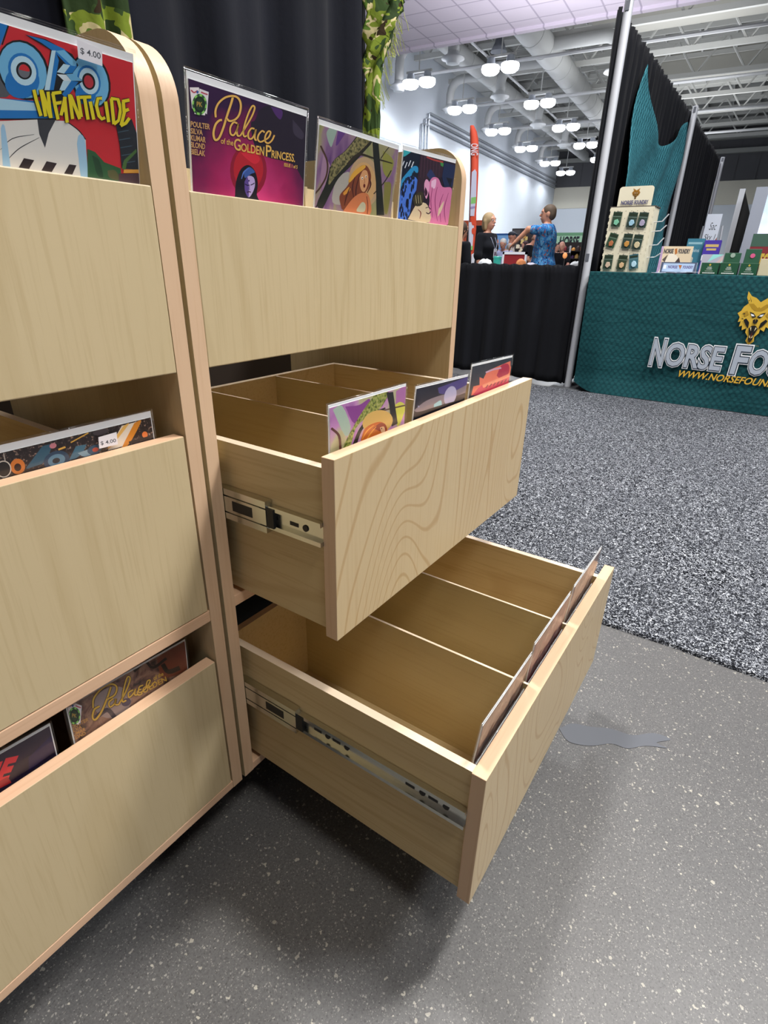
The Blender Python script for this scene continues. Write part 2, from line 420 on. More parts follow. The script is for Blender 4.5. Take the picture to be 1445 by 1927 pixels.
WALLP = NT('white_wall_paint'); _v = WALLP.obj(); WALLP = WALLP.out(WALLP.mix(WALLP.noise(_v, .25, 2), 'dde3ea', 'd3dae2'), .7)
GREYP = mat('8f9296', .8); DECK = None
def deck_mat():
    t = NT('ribbed_roof_deck'); v = t.obj(); sx = t.n('ShaderNodeSeparateXYZ'); t.l(v, sx.inputs[0])
    r = t.math('SINE', t.math('MULTIPLY', sx.outputs[0], 20.0)); c = t.mix(t.ramp(r, [(.2, 0.0), (.8, 1.0)]), 'b4b4b0', '8b8c8d')
    c = t.mix(t.math('MULTIPLY', t.noise(v, .6, 3), .4), c, '808080'); return t.out(c, .8)
WALL_Y, END_X, DECK_Z = 15.2, 58.0, 11.6
mb = MB(); mb.box(-8, END_X, WALL_Y, WALL_Y + .3, 0, 12.5); struct('wall_left', mb, WALLP, HT)
mb = MB(); mb.box(END_X, END_X + .3, -30, WALL_Y + .3, 0, 5.75); struct('wall_back', mb, WALLP, HT)
mb = MB(); mb.box(END_X - .05, END_X + .3, -30, WALL_Y, 5.75, 7.45); struct('trim_1', mb, mat('d6d2c2', .8), HT)
mb = MB(); mb.box(END_X + .05, END_X + .35, -30, WALL_Y + .3, 7.45, 12.5)
for k in range(30): mb.box(END_X + .0, END_X + .06, -29 + k*1.5, -28.85 + k*1.5, 7.45, 12)
struct('trim_2', mb, mat('5b5b5e', .9), HT)
mb = MB(); mb.box(END_X - .9, END_X - .3, -30, WALL_Y, 10.2, 10.7); mb.box(END_X - .5, END_X, -30, WALL_Y, 9.3, 9.6); struct('trim_3', mb, mat('9b9c98', .8), HT)
mb = MB(); mb.box(14, END_X + 1, -34, WALL_Y + .3, DECK_Z, DECK_Z + .3); struct('ceiling', mb, deck_mat(), HT)
# pale blue slab painting a lit patch on the white wall, three conduits and their drop
mb = MB(); mb.box(17, 26.4, WALL_Y - .03, WALL_Y, 3.0, 7.0); struct('trim_4', mb, mat('c3d0df', .6), HT)
mb = MB()
for k in range(3): mb.tube([(30.8 - k*.35, WALL_Y - .1, 2.0), (30.8 - k*.35, WALL_Y - .1, 7.95 - k*.28), (31.0 - k*.35, WALL_Y - .1, 8.0 - k*.28), (END_X - .2, WALL_Y - .1, 8.0 - k*.28)], .06, 6)
o = mb.build('wall_conduit', mat('9fa4ab', .4, .4), mw=HT); tag(o, 'three parallel grey conduit pipes running along the white hall wall', 'pipe')
# low tiled soffit over the booths
def tile_mat():
    t = NT('soffit_tiles'); v = t.obj(); br = t.n('ShaderNodeTexBrick', offset=0.0, squash=1.0); t.l(v, br.inputs['Vector'])
    br.inputs['Color1'].default_value = lin('e2dae8'); br.inputs['Color2'].default_value = lin('ddd5e4'); br.inputs['Mortar'].default_value = lin('bab2c4')
    br.inputs['Scale'].default_value = 1.0; br.inputs['Mortar Size'].default_value = .02; br.inputs['Brick Width'].default_value = .7; br.inputs['Row Height'].default_value = .7
    return t.out(br.outputs['Color'], .8)
SZ = 6.0; SX = 22.2 * (SZ - .91) / (8 - .91)
mb = MB(); mb.box(-8, SX, -14, WALL_Y, SZ, SZ + .25); mb.box(SX - .12, SX + .05, -14, WALL_Y, SZ - .06, SZ + .9); struct('ceiling_soffit', mb, tile_mat(), HT)
# roof steel
STEEL = mat('c6c6c2', .7); STEELD = mat('a9aaa8', .7)
tn = 5
for k, x in enumerate(np.arange(21, END_X - 2, 4.1)):
    mb = MB(); zb, zt = DECK_Z - 1.75, DECK_Z - .25
    mb.box(x - .09, x + .09, -30, WALL_Y, zt - .1, zt + .1); mb.box(x - .09, x + .09, -30, WALL_Y, zb - .1, zb + .1)
    y = -29.5; up = True
    while y < WALL_Y - 1:
        a, b = (zb, zt) if up else (zt, zb); mb.tube([(x, y, a), (x, y + 1.1, b)], .05, 5); y += 1.1; up = not up
    struct('trim_%d' % tn, mb, STEEL, HT); tn += 1
mb = MB()
for y in np.arange(-29, WALL_Y, 1.55):
    mb.box(16, END_X, y - .04, y + .04, DECK_Z - .32, DECK_Z - .02)
struct('trim_%d' % tn, mb, STEELD, HT); tn += 1
mb = MB()
for x in np.arange(19, END_X, 2.05): mb.box(x - .05, x + .05, -30, WALL_Y, DECK_Z - .5, DECK_Z - .3)
struct('trim_%d' % tn, mb, STEEL, HT); tn += 1
mb = MB()
for x in (23.2, 31.3, 39.6): mb.box(x, x + 1.3, -30, 7.5, DECK_Z - 1.1, DECK_Z - .2)
struct('trim_%d' % tn, mb, mat('b3b1a9', .7), HT); tn += 1
# ducts
DUCT = mat('b9bab9', .55)
def duct(name, y, z, r, x0, x1, branches, label):
    t = thing(name, label, 'duct', m=HT @ Matrix.Translation((x0, y, z)))
    mb = MB(); mb.tube([(0, 0, 0), (x1 - x0, 0, 0)], r, 20)
    for k in range(int((x1 - x0) / 1.6)): mb.tube([(1.6*k + .8, 0, 0), (1.6*k + .86, 0, 0)], r * 1.03, 20)
    smooth_by_angle(mb.build('main_run', DUCT, t))
    for (bx, dy, drop, br) in branches:
        mb = MB(); s = 1 if dy > 0 else -1
        path = [(bx, 0, 0), (bx, dy - s*.6, 0)] + [(bx, dy - s*.6 + s*.6*math.sin(a), -.6 + .6*math.cos(a)) for a in (.3, .6, .9, 1.2, PI/2)] + [(bx, dy, -drop)]
        mb.tube(path, br, 12); b = smooth_by_angle(mb.build('branch_pipe', DUCT, t), 50)
        mb = MB(); mb.lathe([(br*.9, .25), (br*1.1, .1), (br*2.0, .0), (br*2.1, -.06), (br*1.3, -.12), (br*1.2, -.2), (br*.9, -.22)], (bx, dy, -drop), 18); mb.build('round_diffuser', mat('d7d9da', .5), b, True)
duct('round_duct', 12.5, 9.5, .36, 22, 56, [(4.4, 2.0, 1.4, .2), (9.8, 1.9, 1.2, .2), (15.5, 1.9, 1.1, .2), (21.5, 1.9, 1.1, .2), (27.5, 1.9, 1.1, .2)], 'long slim white round duct nearest the white hall wall')
duct('round_duct', 8.9, 9.5, .52, 20, 52, [(5.0, 2.4, 1.1, .22), (11.0, 2.5, 1.1, .22), (17.5, 2.4, 1.1, .22), (24.0, 2.4, 1.1, .22), (9.0, -3.2, 1.2, .24)], 'thick white round duct crossing behind the tall black drape')
mb = MB()
for k in range(16):
    mb.box(18 + k*2.2, 18 + k*2.2 + 2.0, -.75, .75, -.2, .2, 0)
    if k % 3 == 2: mb.box(18 + k*2.2 + .3, 18 + k*2.2 + 1.7, -.95, -.75, -.2, .2, 1)
    mb.box(18 + k*2.2 + 2.0, 18 + k*2.2 + 2.2, -.7, .7, -.17, .17, 0)
o = mb.build('rectangular_duct', [mat('c9cac8', .6), mat('7d7e7f', .7)], mw=HT @ Matrix.Translation((0, 14.42, 10.5))); tag(o, 'flat segmented white duct high along the white wall', 'duct')
# high-bay twin lamps
LAMP_E = mat('f4f6ff', .3, emit=18); LAMP_H = mat('c7ccd6', .4, .3)
def bay(x, y, label, single=False, spot=0):
    t = thing('twin_bay_lamp', label, 'ceiling lamp', group='twin lamps along the hall', m=HT @ Matrix.Translation((x, y, 8.0)))
    mb = MB(); mb.box(-.05, .05, -.6, .6, .36, .44); mb.tube([(0, 0, .4), (0, 0, DECK_Z - 8.0)], .025, 6); mb.build('hanger', STEEL, t)
    for dy in ((-.40, .40) if not single else (0,)):
        mb = MB(); mb.lathe([(.10, .38), (.15, .34), (.18, .16), (.34, .1)], (0, dy, 0), 20); h = mb.build('housing', LAMP_H, t, True)
        mb = MB(); mb.lathe([(.34, .10), (.36, .03), (.34, -.08), (.24, -.16), (.05, -.19)], (0, dy, 0), 20); mb.build('lit_lens', LAMP_E, h, True)
    if spot:
        l = bpy.data.lights.new('bay_beam', 'SPOT'); l.energy = spot; l.spot_size = math.radians(150); l.spot_blend = .15; l.color = (.9, .95, 1); l.shadow_soft_size = .3
        so = bpy.data.objects.new('bay_beam', l); COL.objects.link(so); so.parent = t; so.location = (0, 0, -.15)
words = ['first', 'second', 'third', 'fourth', 'fifth', 'sixth']
for i, x in enumerate((26, 30.9, 36.4, 42.1, 48.4, 53.5)): bay(x, 13.3, '%s nearest twin white lamp in the row beside the white wall' % words[i], spot=330)
for i, x in enumerate((25.6, 31.4, 36.9, 42.4, 48.0)): bay(x, 9.5, '%s nearest twin white lamp in the row beside the tall drape' % words[i])
mb0 = None
for i, (x, y) in enumerate([(26.5, 1.2), (33, -.2), (40.5, -.6), (28.2, 10.6)]):
    t = thing('bell_pendant', ['dark bell pendant under the roof, nearest above the black drape', 'dark bell pendant under the roof, second above the black drape', 'dark bell pendant under the roof, farthest above the black drape', 'dark bell pendant hanging between the two round ducts'][i], 'pendant', group='unlit bell pendants', m=HT @ Matrix.Translation((x, y, 9.3)))
    mb = MB(); mb.lathe([(.06, .8), (.12, .6), (.2, .3), (.36, 0), (.33, .0)], n=16); mb.build('bell_shade', mat('6d7078', .5, .3), t, True)
    mb = MB(); mb.tube([(0, 0, .8), (0, 0, DECK_Z - 9.3)], .02, 5); mb.build('cord', STEEL, t)
# sprinkler and cable pipes across the bays
mb = MB()
for (y, z) in ((10.5, 8.75),): mb.tube([(20, y, z), (56, y, z)], .05, 6)
for x in (27.5, 33.5, 39.5, 45.5): mb.tube([(x, -10, 8.7), (x, 14.5, 8.7)], .07, 6)
o = mb.build('sprinkler_pipe', mat('b5b6b8', .5), mw=HT); tag(o, 'thin grey pipes crossing below the roof trusses', 'pipe')

# ================================================================== DISPLAY CABINETS
T = .019; WD = .6573; ZB = .111; ZTOP = 1.106; DEPTH = .47
def side_profile():
    r = .058; pts = [(0, ZB), (DEPTH, ZB), (DEPTH, ZTOP - .09)]
    pts += [(DEPTH - .05 - .06 * math.sin(a), ZTOP - .06 + .06 * math.cos(a)) for a in ()]
    pts += [(DEPTH - .09 + .09*math.cos(a), ZTOP - .09 + .09*math.sin(a)) for a in np.linspace(0.1, PI/2, 8)]
    pts += [(r - r*math.sin(a), ZTOP - r + r*math.cos(a)) for a in np.linspace(0, PI/2, 14)]
    return pts
def cabinet(x0, label, pulls):
    t = thing('display_cabinet', label, 'cabinet', (x0, 0, 0))
    for (a, b) in ((0, T), (WD - T, WD)):
        mb = MB(); mb.prism(side_profile(), 0, a, b, 0, 1); o = mb.build('side_panel', [BIRCH, EDGE], t)
        bm = bmesh.new(); bm.from_mesh(o.data)
        for f in bm.faces: f.smooth = f.material_index == 1
        for e in bm.edges:
            if len(e.link_faces) == 2 and (e.link_faces[0].material_index != e.link_faces[1].material_index or e.calc_face_angle(0) > .6): e.smooth = False
        bm.to_mesh(o.data); bm.free()
    a, b = T, WD - T
    mb = MB(); mb.box(a, b, DEPTH - .012, DEPTH, ZB, .99); mb.build('back_panel', [DARKPLY], t)
    mb = MB(); mb.box(a + .0006, b - .0006, 0, .018, .7902, .9747, 0, faces={'T': 1, 'b': 1}); mb.build('header_panel', [BIRCH, PLYEDGE], t, bevel=.0012)
    mb = MB(); mb.box(a, b, .018, .16, .792, .804); mb.build('bin_bottom', [BIRCH_X], t)
    mb = MB(); mb.box(a, b, .16, .172, .792, 1.02, 0, faces={'T': 1}); mb.build('bin_back', [BIRCH, PLYEDGE], t)
    for dx in (.2225, .4325):
        mb = MB(); mb.box(dx, dx + .005, .018, .16, .804, 1.0, 0); mb.build('bin_divider', [BIRCH], t)
    mb = MB(); mb.box(a, b, 0, .06, .4465, .4645); mb.build('middle_rail', [EDGE_X], t, bevel=.0012)
    mb = MB(); mb.box(a, b, 0, .06, ZB, .1265); mb.build('bottom_rail', [EDGE_X], t, bevel=.0012)
    mb = MB(); mb.box(.04, WD - .04, .09, DEPTH - .04, 0, ZB); mb.build('shade_plinth', [mat('0d0d0e', .8)], t)  # unseen base put in, black to match the shade under the cabinet
    for (pull, fz0, fz1, bz0, bz1, fl, sz, gap, mid_y) in pulls:
        # the drawer box is the drawer; its front, dividers and runner are its parts
        y0 = pull + T; y1 = y0 + .444; xl, xr = .0317, .592; th = .012
        mb = MB()
        mb.box(xl, xl + th, y0, y1, bz0, bz1, 0, faces={'T': 1}); mb.box(xr - th, xr, y0, y1, bz0, bz1, 0, faces={'T': 1})
        mb.box(xl + th, xr - th, y1 - th, y1, bz0, bz1, 0, faces={'T': 1}); mb.box(xl + th, xr - th, y0, y1 - th, fl - .006, fl, 0)
        d = mb.build('drawer', [BIRCH_Y, PLYEDGE], t)
        fx0, fx1 = gap
        mb = MB(); mb.box(fx0, fx1, pull, y0, fz0, fz1, 0, faces={'T': 1, 'b': 1, 'l': 2, 'r': 2}); mb.build('drawer_front', [BIRCH_FIG if pull < -.01 else BIRCH, EDGE_X, EDGE], d, bevel=.0008)
        for dx in (.214, .3915):
            mb = MB(); mb.box(dx, dx + .004, y0, y1 - th, fl, bz1 - .001, 0, faces={'T': 1}); mb.build('divider', [DIVW, PLYEDGE], d)
        # runner: inner member on the drawer side, channel reaching out of the cabinet
        if pull < -.01:
            zc = (sz[0] + sz[1]) / 2; mb = MB()
            xa = xl - .0005
            mb.box(xa - .003, xa, y0, y1 - .05, sz[0] + .006, sz[1] - .006, 0)
            mb.box(xa - .0085, xa, y0, y1 - .05, sz[1] - .006, sz[1], 0); mb.box(xa - .0085, xa, y0, y1 - .05, sz[0], sz[0] + .006, 0)
            for q in (.04, .075, .20, .235):
                if pull + q < mid_y - .02: mb.box(xa - .0035, xa - .002, y0 + q, y0 + q + .014, zc - .0025, zc + .0025, 1)
                if pull + q + .02 < mid_y - .02: mb.lathe([(.0045, 0), (.0045, .0012), (.002, .0014)], n=10, mi=1, M=Matrix.Translation((xa - .003, y0 + q - .012, zc)) @ Matrix.Rotation(-PI/2, 4, 'Y'))
            smooth_by_angle(mb.build('runner', [ZINC, BLK], d))
            mb = MB(); za, zb_ = sz[0] - .006, sz[1] + .006; xo = T + .0008
            mb.box(xo, xo + .0015, mid_y, .3, zc - .011, zc + .011, 0)
            mb.box(xo, xo + .011, mid_y, .3, zb_ - .009, zb_, 0); mb.box(xo, xo + .011, mid_y, .3, za, za + .009, 0)
            mb.box(xo - .0004, xo + .001, mid_y + .025, mid_y + .062, zc - .007, zc + .007, 1)
            mb.box(xo + .001, xo + .011, mid_y - .012, mid_y + .012, zc - .013, zc + .013, 1)
            smooth_by_angle(mb.build('runner_channel', [ZINC, BLK], t))
    return t
D2 = lambda pull, gap: (pull, .4655 if pull == 0 else .4626, .7103 if pull < 0 else .7158, .473, .695, .492, (.596, .628), gap, -.078)
D3 = lambda pull, gap: (pull, .1275 if pull == 0 else .1242, .3623 if pull < 0 else .3763, .1385, .360, .168, (.266, .298), gap, -.108)
cabR = cabinet(0, 'birch plywood comic cabinet with two drawers pulled open', [D2(-.1849, (.0276, .6365)), D3(-.4052, (.0282, .6363))])
cabL = cabinet(-.0064 - WD, 'birch plywood comic cabinet at left with both drawers shut', [D2(0, (T + .003, WD - T - .003)), D3(0, (T + .003, WD - T - .003))])

# ------------------------------------------------------------------ comics
def comic_frame(tl, tr, y0, zc, tilt, width=None, right=False):
    """bag top edge seen at pixels tl-tr, lying in the plane through (y0, zc) that leans forward by tilt degrees"""
    a = math.radians(tilt); n = Vector((0, math.cos(a), math.sin(a))); p0 = Vector((0, y0, zc))
    A, B = hit(tl[0], tl[1], p0, n), hit(tr[0], tr[1], p0, n)
    X = (B - A).normalized(); w = (B - A).length
    if width:
        w = width
        if right: A = B - X * w
    Z = n.cross(X).normalized() * -1
    if Z.z < 0: Z = -Z
    Y = Z.cross(X)
    M = Matrix((X.to_4d(), Y.to_4d(), Z.to_4d(), Vector((0, 0, 0, 1)))).transposed(); M.col[3] = (A - Z * .267).to_4d(); 
    for i in range(3): M[3][i] = 0
    return M, w
def comic(name, label, M, w, art, zoom, hang=.011, h=.267, sticker=None, group=None):
    bw = w - .004; x0 = .003
    # clip the comic short where the bin floor is met
    t = thing(name, label, 'comic book', group=group, m=M)
    mb = MB(); mb.box(x0, x0 + bw, 0, .0007, .004, h - .002); mb.build('backing_board', [BOARD], t)
    mx = .0015
    A = Art(M, -.0008, rect=(x0 + mx, x0 + bw - mx, .006, h - hang - .004), zoom=zoom)
    r = A.rect; A.mb.box(r[0], r[1], -.0008, 0, r[2], r[3], A.mi('e8e6e0')); art(A, r)
    A.build('cover', t)
    mb = MB(); e = .0004
    n = 10; vs = []; fs = []
    for i in range(n + 1):
        for (yy, zz) in ((-.0030, 0), (-.0034 - .0006*math.sin(i*1.7), h*.5), (-.0030, h)): vs.append((w * i / n, yy, zz))
    for i in range(n):
        for k in range(2): a = i*3 + k; fs.append((a, a + 3, a + 4, a + 1))
    mb.add(vs, fs); mb.add([(0, .0014, 0), (w, .0014, 0), (w, .0014, h), (0, .0014, h)], [(0, 3, 2, 1)])
    mb.tube([(0, -.001, h), (w, -.001, h)], .0012, 6); mb.tube([(0, -.0008, 0), (0, -.0008, h)], .0008, 6); mb.tube([(w, -.0008, 0), (w, -.0008, h)], .0008, 6)
    mb.build('clear_sleeve', [SLEEVE], t, True)
    if sticker:
        q, txt, tq = sticker; S = Art(M, -.0046, zoom=zoom); S.poly(q, mat('e6e4ea', .6)); S.text(txt, tq, mat('4a4c55', .6), .012); S.build('price_sticker', t)
    return t
def grad(name, center, rad, c0, c1, c2=None):
    t = NT(name); v = t.mapping(t.obj(), (1 / rad[0], 1, 1 / rad[1]), loc=(-center[0] / rad[0], 0, -center[1] / rad[1]))
    sx = t.n('ShaderNodeSeparateXYZ'); t.l(v, sx.inputs[0]); d = t.math('SQRT', t.math('ADD', t.math('POWER', t.math('ABSOLUTE', sx.outputs[0]), 2), t.math('POWER', t.math('ABSOLUTE', sx.outputs[2]), 2)))
    d = t.math('ADD', d, t.math('MULTIPLY', t.math('SUBTRACT', t.noise(t.obj(), 40, 3), .5), .35))
    return t.out(t.ramp(d, [(0, c0), (.55, c2 or c0), (1, c1)]), .35)
GOLD = mat('e2b35a', .4)
def art_palace(A, r):
    A.lpoly([(r[0], r[2]), (r[1], r[2]), (r[1], r[3]), (r[0], r[3])], grad('palace_backdrop', (.095, .165), (.10, .085), 'd2407f', '33193f', '9c2258'))
    A.poly([(840, 470), (960, 420), (1320, 500), (1320, 1180), (1180, 1010), (900, 930), (790, 800), (760, 600), (800, 570)], '241c2c', 4)
    A.poly([(960, 430), (1075, 470), (1060, 560), (1010, 520)], '4c2a68', 4); A.poly([(1180, 560), (1290, 700), (1270, 760), (1190, 700)], '3a3344', 4)
    A.ell((735, 1075), 185, 265, '8c1630'); A.ell((735, 1060), 150, 215, 'b3202e'); A.poly([(660, 900), (780, 880), (850, 960), (800, 1010), (720, 960)], 'd0283a', 4)
    A.poly([(600, 1330), (610, 1190), (660, 1060), (735, 1020), (800, 1080), (830, 1200), (820, 1320), (850, 1440), (590, 1440)], '17131f', 4)
    A.poly([(690, 1080), (745, 1040), (800, 1090), (760, 1110), (700, 1150)], '3b5aa0', 4); A.stroke([(740, 1050), (690, 1090), (665, 1160)], 14, '5577c8', 4, True)
    A.poly([(695, 1190), (735, 1130), (790, 1150), (800, 1230), (770, 1310), (735, 1345), (705, 1290)], 'b9a6d8', 5)
    A.poly([(695, 1190), (725, 1140), (738, 1230), (735, 1345), (700, 1280)], '5c4691', 4)
    A.stroke([(700, 1210), (725, 1225), (745, 1220)], 9, '1c1433', 4); A.stroke([(757, 1222), (780, 1212), (795, 1200)], 9, '1c1433', 4); A.stroke([(720, 1295), (740, 1288), (760, 1294)], 10, '3c1238', 4); A.ell((740, 1178), 7, 9, '2a2050')
    A.stroke([(745, 1225), (742, 1262), (752, 1268)], 5, '4a3580', 4)
    # title lettering
    g, w = GOLD, 20
    for pts, ww in [([(580, 328), (560, 400), (520, 520), (480, 650), (440, 745), (405, 768), (386, 735), (384, 680), (405, 610), (440, 572), (468, 566)], 22),
              ([(405, 540), (403, 470), (435, 395), (505, 338), (590, 325), (640, 358), (658, 425), (642, 510), (600, 562), (545, 576), (515, 550)], 20),
              ([(622, 600), (585, 590), (553, 640), (553, 700), (582, 720), (612, 680), (634, 605), (618, 670), (625, 722), (652, 725)], 18),
              ([(652, 725), (705, 640), (770, 525), (797, 445), (775, 425), (738, 490), (700, 600), (682, 690), (694, 732), (722, 722)], 17),
              ([(795, 655), (762, 652), (732, 700), (737, 748), (765, 755), (795, 715), (810, 660), (797, 730), (806, 767), (835, 758)], 17),
              ([(897, 692), (872, 676), (838, 712), (828, 758), (852, 786), (892, 772), (938, 740), (957, 692), (935, 680), (906, 722), (902, 778), (932, 800), (970, 772), (996, 718)], 16)]:
        A.stroke(pts, ww + 10, '3a1228'); A.stroke(pts, ww, g)
    A.text('of the', [(458, 745), (582, 768), (580, 825), (456, 802)], g, .01)
    A.text('G', [(590, 750), (655, 762), (655, 878), (590, 866)], g, .015); A.text('OLDEN', [(662, 800), (893, 838), (890, 925), (660, 880)], g, .02)
    A.text('P', [(912, 818), (965, 828), (962, 942), (910, 930)], g, .015); A.text('RINCESS.', [(970, 870), (1205, 912), (1200, 990), (967, 945)], g, .02)
    A.text('ISSUE 1 of 5', [(1095, 998), (1228, 1025), (1226, 1058), (1092, 1032)], g, .02)
    for i, wd in enumerate(['POULTER', 'SILVA', 'KUMAR', 'BLOND', 'BIELAK']):
        y = 578 + i * 69; e = [190, 118, 148, 142, 142][i]; k = e * .16; A.text(wd, [(153, y), (153 + e, y + k), (153 + e, y + 54 + k), (153, y + 54)], mat('c99a62', .5), .025)
    chip(A, 240, 410, 1.0)
def chip(A, x, y, k):
    q = lambda a, b: (x + a*k, y + b*k)
    A.poly([q(-98, -172), q(-5, -172), q(5, 20), q(-75, 40)], 'e8e2e2'); A.poly([q(0, -160), q(93, -125), q(75, 100), q(-10, 30)], 'dedade'); 
    A.poly([q(-50, 75), q(60, 75), q(55, 110), q(-50, 95)], 'e8e2e2')
    A.stroke([q(-85, -145), q(-55, -120), q(-20, -140)], 14*k, 'b8485a', 3); A.stroke([q(15, -125), q(50, -110), q(82, -100)], 14*k, 'b8485a', 3); A.ell(q(-20, -125), 12*k, 16*k, '35589a')
    A.ell(q(0, 0), 74*k, 108*k, '2f5a33')
    for i in range(8):
        a = i * PI / 4 + .2; A.poly([q(76*math.cos(a+d)*m, 108*math.sin(a+d)*m) for d, m in ((-.2, 1), (.2, 1), (.2, .78), (-.2, .78))], '86c95a')
    A.ell(q(0, 0), 54*k, 80*k, '14241a'); A.ell(q(0, 0), 40*k, 60*k, '1f3a24'); A.text('PK', [q(-28, -28), q(26, -22), q(26, 24), q(-28, 18)], mat('b08f3c', .5), .02)
def art_forest(A, r):
    bg = NT('forest_wash'); n1 = bg.noise(bg.mapping(bg.obj(), (1, 1, .5), rot=(0, .5, 0)), 22, 3, .5, .6); bgm = bg.out(bg.ramp(n1, [(.3, '5d3c70'), (.45, '8a6a8a'), (.55, '97906c'), (.68, '7f8a4e'), (.8, 'b58d9a')]), .35)
    A.lpoly([(r[0], r[2]), (r[1], r[2]), (r[1], r[3]), (r[0], r[3])], bgm)
    A.poly([(230, 130), (290, 140), (260, 250), (235, 300), (200, 190)], '93a79b', 4); A.poly([(300, 150), (360, 170), (330, 230), (280, 290)], '5f3a7c', 4)
    A.poly([(175, 350), (250, 520), (190, 700), (150, 560)], '9b7a94', 4); A.poly([(280, 560), (400, 520), (380, 760), (250, 770)], 'a8a39a', 4)
    A.ell((520, 600), 135, 215, 'b79a76'); A.ell((515, 610), 105, 180, 'c9a06c')
    A.poly([(680, 330), (770, 420), (730, 560), (680, 500)], '8a8a42', 4); A.poly([(690, 600), (750, 620), (720, 850), (690, 840)], '7f7a3e', 4)
    bark = NT('bark_ink'); bm_ = bark.out(bark.ramp(bark.noise(bark.obj(), 260, 3, .6), [(.38, '3a3a26'), (.5, '77714a'), (.65, '948a5c')]), .4)
    A.poly([(470, 190), (590, 240), (520, 340), (400, 470), (300, 570), (230, 700), (160, 830), (120, 780), (190, 620), (250, 430), (360, 330)], '23251e', 4)
    A.poly([(470, 205), (570, 250), (490, 330), (380, 440), (270, 560), (215, 620), (245, 440), (360, 335)], bm_, 4)
    A.stroke([(230, 470), (200, 640), (140, 760), (100, 830)], 16, '1f231c', 5, True); A.stroke([(150, 290), (205, 420), (200, 540), (150, 640), (100, 700)], 14, '4a3326', 5)
    A.stroke([(380, 450), (470, 365), (600, 395), (760, 440)], (26, 9), '322a1f', 5); A.stroke([(470, 360), (540, 290), (590, 235)], 12, '322a1f', 4); A.stroke([(660, 400), (700, 340), (740, 290)], 7, '322a1f', 3)
    A.poly([(590, 250), (640, 250), (665, 560), (690, 880), (625, 880), (620, 600), (600, 400)], '20231f'); A.stroke([(600, 700), (690, 600), (750, 500)], 8, '2a241c', 4)
    A.poly([(330, 830), (310, 720), (370, 640), (420, 560), (480, 470), (540, 460), (578, 540), (560, 640), (520, 700), (470, 760), (400, 850)], '7a3f28', 4)
    A.poly([(385, 590), (430, 510), (510, 455), (530, 475), (455, 540), (400, 600)], 'd6a03c', 4); A.poly([(340, 690), (390, 640), (400, 670), (350, 710)], 'cf8f38', 4)
    for p in ([(440, 560), (420, 640), (430, 730)], [(480, 540), (450, 660), (450, 760)], [(400, 640), (370, 720), (350, 800)], [(560, 560), (575, 620), (545, 690)]): A.stroke(p, 12, '4d2420', 4, True)
    A.poly([(480, 560), (510, 500), (545, 510), (555, 590), (530, 670), (505, 680), (485, 640)], 'd29a6a', 4)
    A.ell((503, 566), 8, 12, 'efe6d8'); A.ell((534, 552), 7, 11, 'efe6d8'); A.ell((504, 568), 4, 6, '2c1c14'); A.ell((535, 554), 4, 6, '2c1c14'); A.ell((520, 630), 9, 17, '6a2420'); A.stroke([(520, 570), (524, 602), (514, 606)], 4, '9a5e3c', 3)
    A.poly([(330, 860), (420, 740), (500, 690), (560, 720), (565, 880), (350, 880)], 'c7774c', 4); A.poly([(455, 830), (500, 770), (530, 790), (520, 850), (460, 850)], 'b9b79a', 4); A.stroke([(540, 720), (550, 800), (545, 870)], 8, '8a4630', 4)
